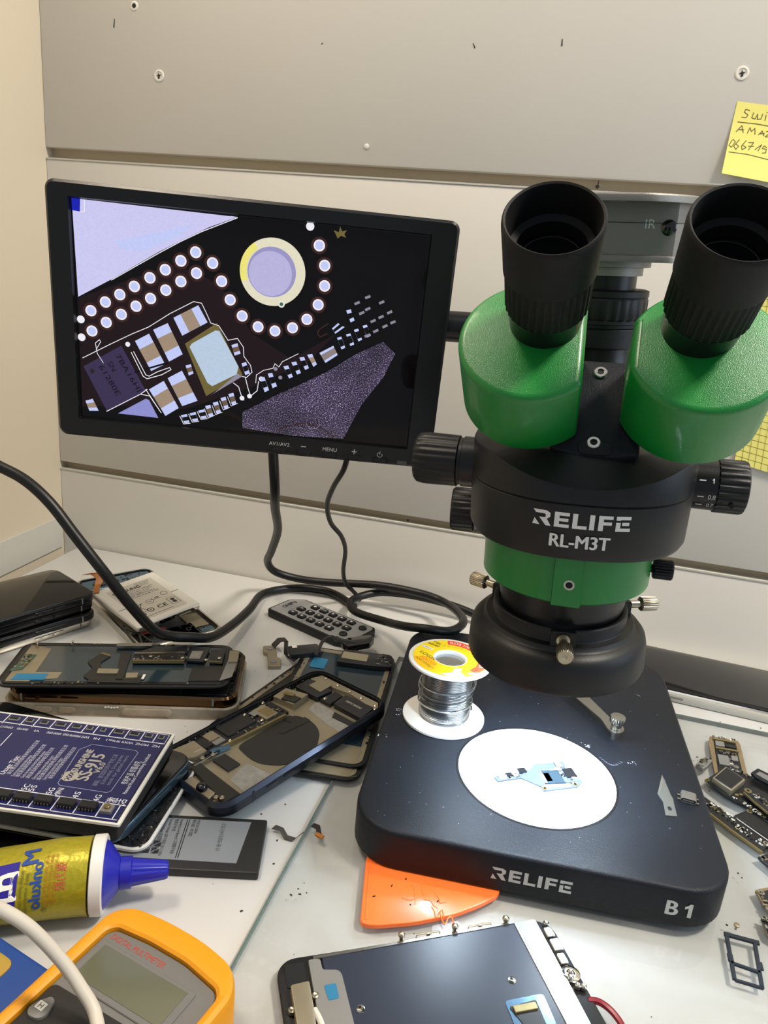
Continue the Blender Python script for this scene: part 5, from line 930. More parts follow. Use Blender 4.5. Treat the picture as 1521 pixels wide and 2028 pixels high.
# ------------------------------------------------------------------ blue activation board on a pile of phones
phone('phone', 'black phone lying lowest under the white edged cracked back panel', frame((-302, 315, -4), (.985, -.17, 0), (.17, .985, 0)), 150, 72, 5.8, 'dark_frame', None, 'black_gloss', False)
XW = frame((-262, 326, 2.1), (.994, .106, 0), (-.106, .994, 0))
wp = thing('back_panel', 'white edged phone back panel with cracked black glass under the blue phone', 'phone part', XW)
MB().at(XW).slab(rrect(152, 80, 9, 6), 0, 2.2, .4, 1, .4).build('panel_frame', 'white_plastic', wp)
MB().at(XW).slab(rrect(149, 77, 8, 6), 2.0, 2.7, .2, 1).build('cracked_glass', 'glass_shards', wp)
b = MB()
for k in range(150):
    x = rnd.uniform(58, 73.5); y = rnd.uniform(-37, 37); b.at(XW @ T(x, y, 2.8) @ RZ(rnd.uniform(0, 6)) @ RX(rnd.uniform(-.5, .5)))
    s = rnd.uniform(.8, 2.4); b.k = rnd.choices((0, 1, 2), (.6, .25, .15))[0]; b.add([(0, 0, -.2), (s, .3, -.2), (.3, s, -.2), (.4, .4, .7)], [(0, 2, 1), (0, 1, 3), (1, 2, 3), (2, 0, 3)])
b.build('glass_shards', ['glass_shards', 'black_gloss', 'chip_grey'], wp)['kind'] = 'stuff'
phone('phone', 'blue chrome edged phone between the blue board and the cracked back panel', frame((-268.5, 333.5, 5.0), (.998, -.06, 0), (.06, .998, 0)), 150, 77, 8.6, 'phone_blue', None, 'black_gloss', True)
XB9 = frame((-192.2, 287.7, 24), (-.1626, .9867, 0), (-.9867, -.1626, 0))
sb = thing('activation_board', 'blue battery activation circuit board with white border on top of the phones', 'circuit board', XB9)
MB().at(XB9).slab(rrect(82.8, 150, 1.2, 3, 41.4, 75.2), -1.6, 0, .2, 1).build('circuit_board', 'board_white', sb)
MB().at(XB9).slab(rrect(81.4, 148, 1.2, 3, 41.4, 75.2), -10.2, -1.7, .6, 1).build('foam_pad', 'foam_black', sb)
MB().at(XB9).slab([(1.2, 2.0), (81.4, 2.0), (81.4, 148), (1.2, 148)], -.1, .12).build('solder_mask', 'board_blue', sb)
P = Print(flat(XB9, .14), .05); W3 = '#dcdce2'
P.line([(1.8, 2.6), (80.9, 2.6)], .55, '#12142a'); 
seps = [2.9, 10.5, 18.6, 28.5, 38.3, 48.3, 55.6, 65.4, 75.9, 86.5, 94.4, 105.6, 117]
P.line([(71, 2.9), (72.4, 118)], .7, W3); P.line([(80.4, 2.9), (81.4, 118)], .5, W3)
for v in seps: P.line([(71.2, v), (80.8, v)], .6, W3)
bs = [5.6, 14.8, 27.1, 39.4, 51.4, 62.8, 75]
P.line([(14.2, 2.4), (15.6, 90)], .6, W3); P.line([(3.0, 2.4), (3.6, 90)], .5, W3); P.line([(3, 2.6), (14, 2.6)], .6, W3)
for v in bs: P.line([(3.2, v), (14.6, v)], .6, W3)
def btxt(t, h, u, v, wd=None, al='c', ang=0, col='#c3c1bd'): P.text(t, h, u, v, col, ang=ang, align=al, width=wd)
G9 = '#a9a49a'
P.text('SUNSHINE', 4.0, 46.4, 42.2, G9, width=21, bold=1); P.text('SS-915', 7.2, 41.6, 35.3, G9, width=24, bold=1); P.text('V6.0', 3.4, 41.8, 30.0, G9, width=9.5, bold=1)
P.disc(31.8, 42.6, 4.6, G9, 24); P.line([(28.5, 44.2), (31, 41), (33, 44), (35.4, 41.4)], .5, '#14194f', layer=2); P.line([(28.4, 41.4), (31, 44.2), (33, 41.2), (35.2, 44)], .5, '#14194f', layer=2)
P.line([(61.9, 43.7), (61.4, 17), (59.6, 14.6), (24, 15.4), (22.4, 17), (23.2, 44.2), (24.8, 46), (55.5, 48.8)], .45, '#8c8fb0', True)
btxt('\u7f16\u7a0b\uff0c\u6fc0\u6d3b\u56fd\u5185\u7528\u6237\u4e13\u7528\u5de5\u5177', 2.2, 41, 26.0, 29, col='#80809a'); btxt('SUNSHINE, Doing great', 2.0, 42, 22.6, 27, col='#80809a'); btxt('tools for global users', 2.0, 42, 19.4, 27, col='#80809a')
btxt('\u4e13\u5229\u4ea7\u54c1 \u4eff\u5192\u5fc5\u7a76', 3.0, 41.4, 11.0, 21, col=W3); btxt('Patented Product Counterfeiting Prohibited', 2.0, 41.3, 7.6, 36, col=W3)
btxt('Usage Tips:', 3.2, 34.5, 79.2, 17, col=W3)
for k, (v, a0, a1) in enumerate(((75.6, 26.6, 59), (72.6, 25.5, 45), (70, 25.3, 56), (67, 25.2, 50), (64, 25.4, 54), (60.5, 25.2, 47), (57.6, 25.1, 58), (54.8, 26, 46), (52, 27.4, 57))):
    btxt(('\u8bf7\u5728\u6fc0\u6d3b\u524d\u68c0\u67e5\u7535\u6c60\u7535\u538b\u662f\u5426\u6b63\u5e38', 'Check the battery connector before charging it')[k % 2], 1.9, a0, v, a1 - a0, 'l', col='#b9b9c9')
btxt('\u6fc0', 4.4, 17.2, 11.5, 4.2, col=W3); btxt('\u6d3b', 4.4, 17.0, 6.4, 4.2, col=W3)
for t, u, v, wd in (('4G', 17.2, 20.0, 5.6), ('4S', 17.4, 31.8, 5.6), ('MINI', 17.8, 42.0, 7.0), ('5G', 18, 46.6, 5), ('5S', 18.2, 56.8, 5), ('5C', 18.4, 60.8, 5)): btxt(t, 3.2, u, v, wd, col=W3)
for t, v, wd in (('MZ', 7.0, 4.6), ('MI/MZ', 15.6, 8), ('VI/X9', 24.6, 7), ('MI Note 3', 33.6, 8.4), ('MI', 43.8, 3.6), ('SAM7 MI', 52.2, 7.4), ('HW/P40 VI/NEX', 60.6, 8.8), ('HW/MT OPPO', 70.6, 9), ('VI', 81.4, 3), ('SAM7 MIX', 90.6, 7), ('OPPO/1T', 100.6, 8)): btxt(t, 2.0, 67.8, v, wd, ang=PI / 2, col=W3)
P.line([(50, 94), (62.5, 94.2)], .5, W3)
P.build('board_print', sb)
for v, l in ((100.6, 6.4), (90.6, 4.6), (81.4, 5), (70.8, 6.4), (60.5, 5.4), (52.2, 4), (43.6, 3.4), (33.6, 6), (23.8, 6), (14.6, 4.6), (6.8, 3.8)):
    c_ = MB().at(XB9).box(76.4, v, .5, 3.4, l, .9, .2).build('connector', 'chip_grey', sb)
    MB().at(XB9).box(76.4, v, 1.0, 1.9, l - 1.4, .8, .1).build('contact_block', 'chip_black', c_)
for v in (21.2, 33, 45.4, 57, 68.4):
    c_ = MB().at(XB9).box(9.0, v, 1.6, 5.2, 9.2, 3.0, .3).build('connector', 'chip_black', sb)
    for k in range(5): MB().at(XB9).box(6.2, v - 3.4 + k * 1.7, 1.0, 1.0, .7, 1.6, .1).build('contact_pin', 'nickel', c_)
c_ = MB().at(XB9).box(9.0, 10.6, 1.2, 6, 6, 2.2, .3).build('push_switch', 'chip_grey', sb)
MB().at(XB9 @ T(9, 10.6, 2.2)).lathe([(1.8, 0), (1.8, 1.2), (1.5, 1.5)], 18).build('plunger', 'gold_edge', c_)
# ------------------------------------------------------------------ glue tube
XTb = frame((-190, 263, 14.7), (.893, .45, -.02), (-.45, .893, 0))
gt = thing('glue_tube', 'yellow foil glue tube with blue nozzle cap lying behind the multimeter', 'tube', XTb @ T(0, 0, -18))
def tl(x, ry, rz, n=40, zo=0): return [(x, ry * math.cos(2 * PI * i / n), rz * math.sin(2 * PI * i / n) + zo) for i in range(n)]
rr = random.Random(4); L = []
for i in range(25):
    x = -110 + i * 110 / 24 - 2; f = min(1, max(0, (x + 110) / 95)); ry = 22.5 - 4.6 * f; rz = 4 + 14 * f ** .7
    l = tl(x, ry, rz, 48, (rz - 18) * .75); L.append([(a, b_ + rr.uniform(-.12, .12), c + rr.uniform(-.12, .12)) for a, b_, c in l])
MB().at(XTb).loops(L).build('foil_body', 'tube_gold', gt, 60)
MB().at(XTb).loops([tl(-1.2, 17.6, 17.6), tl(-.8, 18.5, 18.5), tl(4.4, 18.6, 18.6), tl(5.0, 17.8, 17.8), tl(4.8, 15.6, 15.6)]).build('crimp_ring', 'white_plastic', gt)
MB().at(XTb).loops([tl(4.8, 15.8, 15.8), tl(6.6, 14.4, 14.4), tl(11.5, 7.6, 7.6), tl(12, 7.2, 7.2)]).build('shoulder', 'cap_blue', gt)
L = []
for x, r in ((11.6, 7.4), (12, 7.7), (17, 7.5), (17.4, 6.6), (33, 4.6), (34.4, 4.0), (34.8, 2.6)):
    L.append([(x, (r - (.35 if (i // 2) % 2 and 17.3 < x < 34 else 0)) * math.cos(2 * PI * i / 48), (r - (.35 if (i // 2) % 2 and 17.3 < x < 34 else 0)) * math.sin(2 * PI * i / 48)) for i in range(48)])
MB().at(XTb).loops(L).build('nozzle_cap', 'cap_blue', gt)
def tubefn(u, v, h):          # u along the tube, v around it from the top (towards the room positive)
    f = min(1, max(0, (u + 110) / 95)); ry = 22.5 - 4.6 * f; rz = 4 + 14 * f ** .7; a = PI / 2 + v / 18
    return tuple(XTb @ Vector((u, (ry + .25 + h) * math.cos(a) * 1, (rz + .25 + h) * math.sin(a) + (rz - 18) * .75)))
P = Print(tubefn, .06)
def gridrect(P, u0, v0, u1, v1, col, n=8):
    for i in range(n): P.rect(u0, v0 + (v1 - v0) * i / n, u1, v0 + (v1 - v0) * (i + 1) / n, col)
tv = lambda v: -v   # screen-down on the visible side is negative v below
gridrect(P, -56, 4, -32.4, 27, '#2a1f8c'); P.lay += 1
gridrect(P, -57, 27, -32.4, 28, '#e9e6da', 1)
P.text('B', 12.5, -37.8, 15.0, '#ece9e0', ang=PI, width=10.5, bold=1)
P.text('M', 7.2, -27.8, 2.5, '#2c4a96', ang=PI / 2, width=7.6, bold=1); P.text('onkulo', 5.0, -24.2, 17, '#274a9a', ang=PI / 2, width=21, bold=1)
P.text('mobile phone repair', 1.8, -30.6, 18, '#6b6620', ang=PI / 2, width=18); P.text('stick component', 1.8, -28.2, 20, '#6b6620', ang=PI / 2, width=19)
for k in range(3): P.text('multi purpose adhesive glue', 1.8, -20.2 + k * 2.0, 15.5, '#b9791f', ang=PI / 2, width=23)
P.text('\u5f3a\u529b\u80f6', 3.4, -13.2, 14.5, '#c9544a', ang=PI / 2, width=12); P.text('\u00ae', 2.4, -20, 29, '#55501f', ang=PI / 2)
P.build('tube_print', gt)
# ------------------------------------------------------------------ multimeter and the blue case beside it
XO = frame((-165, 246, -4), (.977, -.212, 0), (.212, .977, 0))           # u right, v up the meter (negative = down)
mm = thing('multimeter', 'yellow digital multimeter with grey face and blank display', 'multimeter', XO @ T(37, -70, 0))
out = rpoly([(2, -140), (73, -140), (74.5, -12), (66, -1.5), (48, 2.2), (26, 2.6), (8, .6), (.5, -7)], 9, 6); n = len(out)
inn = rpoly([(7, -135), (68, -135), (69, -17), (66, -13.5), (47, -10.0), (27, -9.8), (10, -11.4), (7, -15)], 3.5, 6)
b = MB().at(XO); b.loops([[(*p, .5) for p in inset(out, 2.5)], [(*p, 3) for p in out], [(*p, 25) for p in out], [(*p, 27.6) for p in inset(out, .9)], [(*p, 28.6) for p in inset(out, 2.6)], [(*p, 28.4) for p in inset(inn, -1.2)], [(*p, 27.4) for p in inn], [(*p, 24.4) for p in inn]]); b.build('holster', 'yellow_rubber', mm)
MB().at(XO).slab(inset(inn, .3), 20, 25.6, .3, 1).build('face', 'meter_grey', mm)
MB().at(XO).slab(rpoly([(8.4, -18.4), (60, -18.4), (60, -40), (8.4, -40)], 1.5), 25.2, 26.3, .3, 1).build('display_surround', 'meter_grey', mm)
MB().at(XO).slab([(11.6, -20.2), (56.8, -20.2), (56.8, -37.4), (11.6, -37.4)], 25.8, 26.5).build('display_window', 'lcd_glass', mm)
MB().at(XO).slab(rpoly([(7.6, -43.6), (62, -42.4), (68, -46), (68, -134), (7.6, -134)], 3), 25.2, 26.2, .4, 2).build('key_panel', 'meter_black', mm)
kb = MB().at(XO).slab(rpoly([(8.6, -57), (9.4, -53.5), (12.5, -49), (15, -49.4), (17.6, -55), (16, -58.6), (11, -59.4)], 2), 26, 27.6, .6, 2).build('key', 'meter_grey', mm)
P = Print(flat(XO, 27.7), .04); P.rect(10.6, -55.8, 14.6, -52.4, '#d7d5cd'); P.lay += 1; P.text('H', 2.2, 12.6, -54.1, '#2a2a28'); P.build('key_label', kb)
P = Print(flat(XO, 25.7), .04); P.text('DIGITAL MULTIMETER', 2.7, 10.4, -15.0, '#b9473a', align='l', width=29.5); P.build('face_lettering', mm)
P = Print(flat(XO, 26.3), .04); P.line([(22, -60), (34, -54), (34, -62)], .4, '#c9c7c0'); P.text('OFF', 3.2, 31, -58.6, '#c9c7c0'); P.build('panel_lettering', mm)
bc_ = thing('plastic_case', 'blue plastic case with a mustard panel left of the yellow multimeter', 'case', XO @ T(-40, -80, 0))
MB().at(XO).slab(rpoly([(-90, -140), (-1.5, -140), (-1.5, -33.5), (-90, -32)], 3), 0, 14, 1.2, 2, .6).build('shell', 'blue_plastic', bc_)
MB().at(XO).slab(rpoly([(-80, -130), (-22, -130), (-22, -38.8), (-80, -37.6)], 5), 13.6, 14.6, .4, 2).build('panel', 'mustard', bc_)
# ------------------------------------------------------------------ orange pick
og = rpoly([(-70.4, 333), (-61.2, 289.9), (-54.2, 290.7), (-36, 299), (-17.2, 310.8), (-6, 321), (2.4, 330.7), (3.4, 337), (-2, 343), (-60, 346), (-69, 341)], 5, 4)
ok = thing('opening_pick', 'orange plastic opening pick tucked under the front of the black base', 'pick', (-40, 318, 0))
MB().slab(og, 0, 2.4, .8, 3).build('blade', 'orange_plastic', ok)
MB().slab([(-67.5, 330), (-66.4, 330.6), (-58.2, 293), (-59.6, 292)], 2.2, 2.75, .2, 1).build('ridge', 'orange_plastic', ok)
rr = random.Random(9); b = MB()
for k in range(7):
    x, y = rr.uniform(-46, -18), rr.uniform(306, 324); b.tube([(x + j * 1.6 + rr.uniform(-1.4, 1.4), y + rr.uniform(-2.6, 2.6) - j * rr.uniform(-.5, 1.6), 2.35) for j in range(6)], .35, 6, 4)
b.build('melted_scars', 'orange_plastic', ok)
b = MB()
for x, y in ((-52, 318), (-46, 325), (-59, 308), (-40, 309), (-27, 316), (-49, 333)): b.at(T(x, y, 2.4) @ RZ(x)).box(0, 0, .2, rr.uniform(.6, 1.6), .6, .4)
tag(solo(b.build('dirt_specks', 'dirt'), (-45, 318, 2.4)), 'dark specks of dirt on the orange opening pick', 'dirt', kind='stuff')
# ------------------------------------------------------------------ front display assembly
XF = frame((-15.5, 261, .1), (.872, .489, 0), (-.489, .872, 0))
fd = thing('display_assembly', 'large dark navy phone display lying face down in front of the orange pick', 'phone screen', XF)
MB().at(XF).slab(rrect(138.4, 67.3, 9.5, 7), 0, 2.4, .8, 3, .4).build('front_glass', 'black_plastic', fd)
MB().at(XF).slab([(-48, -31), (51, -31), (51, 32.6), (-48, 30.4)], 2.2, 3.6, .2, 1).build('rear_plate', 'film_navy', fd)
MB().at(XF).slab([(-52, 29.8), (50, 32.2), (50, 33.3), (-52, 31.4)], 2.2, 4.0).build('edge_rail', 'steel', fd)
MB().at(XF).slab(rpoly([(-54.5, 30), (-48.9, 29.6), (-48.8, 23.6), (-42, 22.4), (-40.6, 20), (-40, -31), (-55, -31)], 1.4), 2.3, 4.1, .2, 1).build('shield_plate', 'chip_grey', fd)
MB().at(XF).slab(rpoly([(-49.7, 15.4), (-44.3, 15.6), (-44.2, 8.2), (-49.0, 7.9)], .8), 4.0, 4.3).build('blue_tape', 'tape_blue', fd)
MB().at(XF).slab(rpoly([(49.6, 32.6), (61.5, 32.6), (61.2, -31), (50.6, -31)], 1), 2.3, 4.1, .2, 1).build('shield_plate', 'steel', fd)
MB().at(XF).slab(rpoly([(51, 30.8), (60, 30.8), (59.4, 1), (51, -6)], 2), 4.0, 4.25).build('film_label', 'chip_grey', fd)
MB().at(XF).slab(rpoly([(-64.6, 16.5), (-56.2, 17.2), (-56.2, 2), (-58, -22), (-64.6, -22)], 1), 2.3, 6.6, .5, 2).build('home_key_bracket', 'beige_shield', fd)
MB().at(XF).slab(rrect(9, 12, .8, 3, -61, 24), 1.9, 2.9).build('foam_pad', 'hole_black', fd)
for x, y in ((-54.4, 11), (-65.4, 6)): MB().at(XF @ T(x, y, 3)).lathe([(1.6, 0), (1.6, 2), (1, 2.4), (.4, 2)], 14).build('screw', 'nickel', fd)
MB().at(XF).tube([(-56, 4, 5), (-54.4, -4, 6), (-54.6, -14, 6)], 1.4, 10, 6).build('ribbon_fold', 'battery_strip', fd)
for (x, y, sx, sy) in ((65, 24, 4.4, 6), (65.2, 16.5, 5, 7), (64.4, 8.6, 4, 6)): MB().at(XF).box(x, y, 3.4, sx, sy, 2.2, .4, .8).build('earpiece_bracket', 'silver_frame', fd)
MB().at(XF @ T(64.4, .6, 2.2)).lathe([(4.6, 0), (4.6, 1.6), (3.8, 2), (2.2, 2), (2, 1)], 28).build('camera_ring', 'silver_frame', fd)
for x, y in ((64.8, 1.4), (63.4, -1.4), (65.8, 29), (64.6, -6), (67, -7)): MB().at(XF @ T(x, y, 3)).lathe([(1.5, 0), (1.5, 1.6), (1, 2), (.4, 1.6)], 14).build('screw', 'silver_frame', fd)
for x in (-8.5, 18.9, 45.9):
    MB().at(XF @ T(x, 34.0, 2.4)).lathe([(.9, 0), (.9, 2.2), (1.7, 2.8), (1.7, 3.8), (1, 4.6), (.3, 4.8)], 14).build('clip_pin', 'nickel', fd)
for x in (5.2, 32.2):
    MB().at(XF).tube([(x - 6, 34.0, 2), (x - 6, 34.2, 4), (x, 34.2, 4.2), (x + 6, 34.2, 4), (x + 6, 34, 2)], .4, 6, 1).build('wire_clip', 'nickel', fd)
    MB().at(XF).box(x, 34.0, 3.1, 1.6, 1.2, 2.4, .2).build('clip_lug', 'nickel', fd)
for x, y in ((-36, 1.7), (35.6, 2.6)): MB().at(XF @ T(x, y, 3.5)).lathe([(1.9, 0), (1.9, .35), (1.4, .5)], 18).build('rivet', 'silver_frame', fd)
MB().at(XF).slab(rpoly([(27.9, -6.6), (46.7, -6.5), (45.6, -31), (27.4, -31)], 2), 3.4, 3.9).build('connector_window', 'phone_blue', fd)
MB().at(XF).slab(rpoly([(28.6, -10), (42, -9), (41, -31), (33, -31), (31, -17)], 1), 3.8, 4.3).build('ribbon_cable', 'flex_black', fd)
MB().at(XF).box(35.4, -12.1, 4.7, 11, 3.4, 1.0, .2, .4).build('connector', 'gold_edge', fd)
MB().at(XF).slab([(6, -20), (20, -19), (20, -31), (0, -31)], 3.5, 4.0).build('label_patch', 'battery_grey', fd)
MB().at(XF).slab(rpoly([(8, 35.6), (24, 36.6), (24.6, 42), (10, 41.5)], 1), .0, .25).build('tape_tab', 'clear_plastic', fd)
MB().at(XF).tube([(67, -12, 1.6), (71.6, -14, 2), (75, -20, 2), (75.6, -28, 1.8), (72, -34, 1.5)], 1.5, 8, 5).build('flex_loop', 'red_flex', fd)
# ------------------------------------------------------------------ right side: phone by the wall and loose boards
XP9 = frame((151, 625.5, -4), (.998, -.07, 0), (.07, .998, 0))
bp9 = thing('phone', 'large black screened phone in a beige case by the wall right of the microscope', 'phone', XP9)
MB().at(XP9).slab(rrect(157, 79, 11, 7), 0, 7.4, .5, 2, 2).build('case', 'trim_grey', bp9)
MB().at(XP9).ring(rrect(156.4, 78.4, 11, 7), rrect(152.6, 74.6, 9, 7), 7.2, 9.6, .9).build('frame', 'silver_frame', bp9)
MB().at(XP9).slab(rrect(153.4, 75.4, 9.5, 7), 7.3, 10.3, .7, 2).build('screen', 'black_glass', bp9)
MB().at(XP9 @ T(-30, -39.4, 4.4) @ RX(PI / 2)).slab(rrect(10, 1.8, .8, 4), -.3, .3).build('side_slot', 'chip_grey', bp9)
def pcb(name, label, ol, z0, z1, m='pcb_black', edge=None):
    cx = sum(p[0] for p in ol) / len(ol); cy = sum(p[1] for p in ol) / len(ol); o = thing(name, label, 'circuit board', (cx, cy, z0))
    MB().slab(rpoly(ol, .7, 2), z0, z1, .12, 1).build('circuit_board', m, o)
    if edge: MB().slab(edge, z0 + .1, z1 + .12).build('gold_edge', 'gold_edge', o)
    return o
def wchip(ol, z0, z1, o, m='chip_black', nm='chip', bev=.12): return MB().slab(ol, z0, z1, bev, 1).build(nm, m, o)
def scomps(o, a, b_, wd, n, seed, z, m=('nickel', 'chip_grey', 'battery_strip', 'chip_black')):
    """components in a band from a to b_, wd wide"""
    d = Vector((b_[0] - a[0], b_[1] - a[1], 0)); X = frame((a[0], a[1], z), d, (-d.y, d.x, 0)); comps(X, 0, -wd / 2, d.length, wd / 2, n, seed, 0, o, m)
    return X
A_ = pcb('logic_board', 'tan framed phone board standing highest among the loose boards on the right', [(136.4, 538.1), (156.3, 539.5), (157.2, 534.7), (155.2, 497), (133.0, 487.7), (134.2, 526.4)], 0, 1.4, 'pcb_tan')
wchip([(138.4, 534.2), (153.8, 535.3), (152.4, 500), (135.6, 492)], 1.35, 1.7, A_, 'pcb_black', 'inner_board')
for (x0, y0, x1, y1, m) in ((138.6, 525.4, 144.8, 531.4, 'chip_grey'), (145.6, 526.2, 153, 529.6, 'chip_black'), (137.6, 501.6, 144.8, 513.6, 'chip_grey'), (147, 509.8, 151.4, 515.6, 'chip_grey')): wchip([(x0, y0), (x1, y0 + .5), (x1 + .4, y1 + .5), (x0 + .4, y1)], 1.7, 2.7, A_, m)
for y in (534.6, 523.0): wchip([(138, y), (153.8, y + 1), (153.7, y - .8), (138, y - 1.8)], 1.4, 3.0, A_, 'gold_edge', 'shield_rail')
MB().at(T(148.6, 502.5, 1.7)).lathe([(1.9, 0), (1.9, .8), (1, .8), (.9, .2)], 16).build('screw_boss', 'silver_frame', A_)
scomps(A_, (140, 519), (152, 521), 5, 40, 71, 1.7); scomps(A_, (146, 512), (146, 500), 3, 18, 72, 1.7); scomps(A_, (137.5, 538), (156, 539), 1.6, 14, 73, 1.5)
b_ = pcb('logic_board', 'black phone board carrying a big square chip in front of the tan framed board', [(125.9, 477.5), (127, 480), (141, 498.6), (158.3, 492.9), (170, 482), (170, 446), (157.8, 449.1), (146.8, 458.5), (136.7, 463.4), (128.2, 473)], 1.9, 3.2)
wchip([(128.5, 475.7), (139.5, 492.9), (149.9, 481.8), (138.8, 465.5)], 3.2, 7.0, b_, 'beige_shield', 'shield_can', .3)
wchip([(129.9, 475.9), (139.6, 491), (148.4, 481.6), (138.7, 467.4)], 6.9, 7.5, b_, 'chip_black', 'chip')
MB().ring(rpoly([(124.2, 477), (126.6, 479.6), (128, 477.6), (125.6, 475.4)], .5, 2), rpoly([(125.1, 477), (126.6, 478.5), (127.1, 477.6), (125.7, 476.3)], .3, 2), 2.2, 3.4).build('mounting_lug', 'gold_edge', b_)
scomps(b_, (143, 497), (160, 491), 3, 26, 74, 3.2); scomps(b_, (137, 464.5), (147, 459.5), 1.6, 16, 75, 3.2, ('battery_strip', 'chip_black')); scomps(b_, (148, 459), (157, 450), 2.2, 24, 76, 3.2, ('gold_edge', 'battery_strip', 'nickel'))
for p in ((142.5, 466.4), (145.6, 467.8)): MB().at(T(p[0], p[1], 3.2)).box(0, 0, .7, 2.6, 1.8, 1.4, .3, .5).build('contact_spring', 'gold_edge', b_)
c_ = pcb('logic_board', 'narrow black board with a gold screw hole lying over the big chip board', [(150.2, 474.0), (146.7, 467.9), (151, 460.6), (166, 440), (172, 452), (162.1, 471.7), (154.4, 476.6)], 5.2, 6.4, 'pcb_black', [(146.9, 468), (146.2, 467.6), (150.6, 460), (165.6, 439.6), (166, 440.4), (151, 461)])
MB().at(T(149.6, 470.2, 6.3)).lathe([(2.4, 0), (2.4, .3), (1.0, .35), (.9, 0)], 18).build('screw_pad', 'gold_edge', c_)
MB().at(T(149.6, 470.2, 6.5)).cyl(.95, 0, .25, 12).build('screw_hole', 'hole_black', c_)
scomps(c_, (152.5, 468.5), (166, 450), 4, 60, 77, 6.4); 
f_b = pcb('logic_board', 'grey framed shield with a pale plate at the right edge above the other boards', [(154.7, 489.9), (160.3, 496.9), (176, 487), (172, 474), (156.4, 485.4)], 6.6, 8.2, 'grey_frame')
wchip([(157.6, 489), (160.6, 493), (170, 487), (167, 481.6)], 8.1, 8.5, f_b, 'chip_grey', 'shield_plate')
D_ = pcb('logic_board', 'L-shaped black board with white tracks and a gold edge beside the black base', [(121.7, 461.1), (137.2, 444.9), (138.8, 447.8), (148.5, 456.9), (150.2, 455.9), (172, 434), (170, 412), (152.8, 424), (149.2, 417.8), (134.3, 432.0), (122.0, 446.5)], 0.05, 1.7, 'pcb_black', [(121.6, 446.6), (121, 445.8), (133.8, 431.4), (148.8, 417.2), (149.4, 418), (134.5, 432.4)])
wchip([(139.6, 446.0), (148.4, 455.7), (172, 433), (164, 424)], 1.65, 2.1, D_, 'chip_black', 'shield_plate')
P = Print(flat(T(0, 0, 2.12)), .04)
for o1 in (0, 1.2): P.line([(139 + o1 * .5, 444.4 - o1), (158 + o1 * .5, 426 - o1)], .35, '#c9c6bd')
P.build('board_tracks', D_)
scomps(D_, (123, 455), (138, 440), 6, 46, 78, 1.7, ('battery_strip', 'nickel', 'chip_black', 'chip_black')); scomps(D_, (137, 438), (152, 423), 5, 44, 79, 1.7, ('battery_strip', 'chip_black', 'nickel', 'chip_black'))
for x, y, r in ((138.4, 434.8, 1.9), (152.6, 426.0, 1.7)): MB().at(T(x, y, 1.6)).lathe([(r, 0), (r, .6), (r * .5, .6), (r * .45, .1)], 18).build('screw_boss', 'silver_frame', D_)
MB().at(T(148.6, 454.4, 2.0)).lathe([(1.9, 0), (1.9, .3), (.9, .35), (.8, 0)], 18).build('screw_pad', 'gold_edge', D_)
for k, (lb_, ol, m) in enumerate((('small black board scrap at the right edge below the L-shaped board', [(145.6, 413.0), (152.0, 417.5), (170, 406), (160, 396), (146.9, 410.2)], 'pcb_black'),
        ('brown cornered board scrap at the right edge above the SIM tray', [(138.6, 383.8), (146.0, 388.6), (165, 384), (160, 362), (142.1, 369.0)], 'pcb_tan'),
        ('smallest board scrap at the right edge closest to the SIM tray', [(137.6, 363.8), (147, 364.6), (158, 356), (150, 346), (138.7, 352.1), (138.2, 357)], 'pcb_tan'))):
    s_ = pcb('logic_board', lb_, ol, .05, 1.3, m); cx = sum(p[0] for p in ol) / len(ol); cy = sum(p[1] for p in ol) / len(ol)
    wchip([(cx - 5 + a * .78, cy + b2 * .78) for a, b2 in [((p[0] - cx) + 5, (p[1] - cy)) for p in ol]], 1.25, 1.7, s_, 'chip_black', 'cover'); scomps(s_, (ol[0][0] + 2, ol[0][1]), (ol[-1][0] + 2, ol[-1][1]), 3, 14, 80 + k, 1.7)
    if k == 1: MB().at(T(141.4, 382.4, 1.6)).lathe([(1.8, 0), (1.8, .4), (.9, .4), (.8, 0)], 16).build('screw_pad', 'silver_frame', s_)
# loose connector scrap
lc = thing('connector_scrap', 'tiny torn grey connector scrap on the glass between base and boards', 'connector', (126.5, 499, 0))
MB().at(frame((126.8, 498.6, 0), (.5, .86, 0), (-.86, .5, 0))).slab(rpoly([(-8, -2.6), (-3, -3.4), (7.6, -3), (8.4, 2), (2, 3), (-7, 2.6)], .8), .0, 3.2, .4, 1).build('body', 'chip_grey', lc)
comps(frame((126.8, 498.6, 0), (.5, .86, 0), (-.86, .5, 0)), -7, -2.4, 7, 2.4, 18, 91, 3.2, lc)
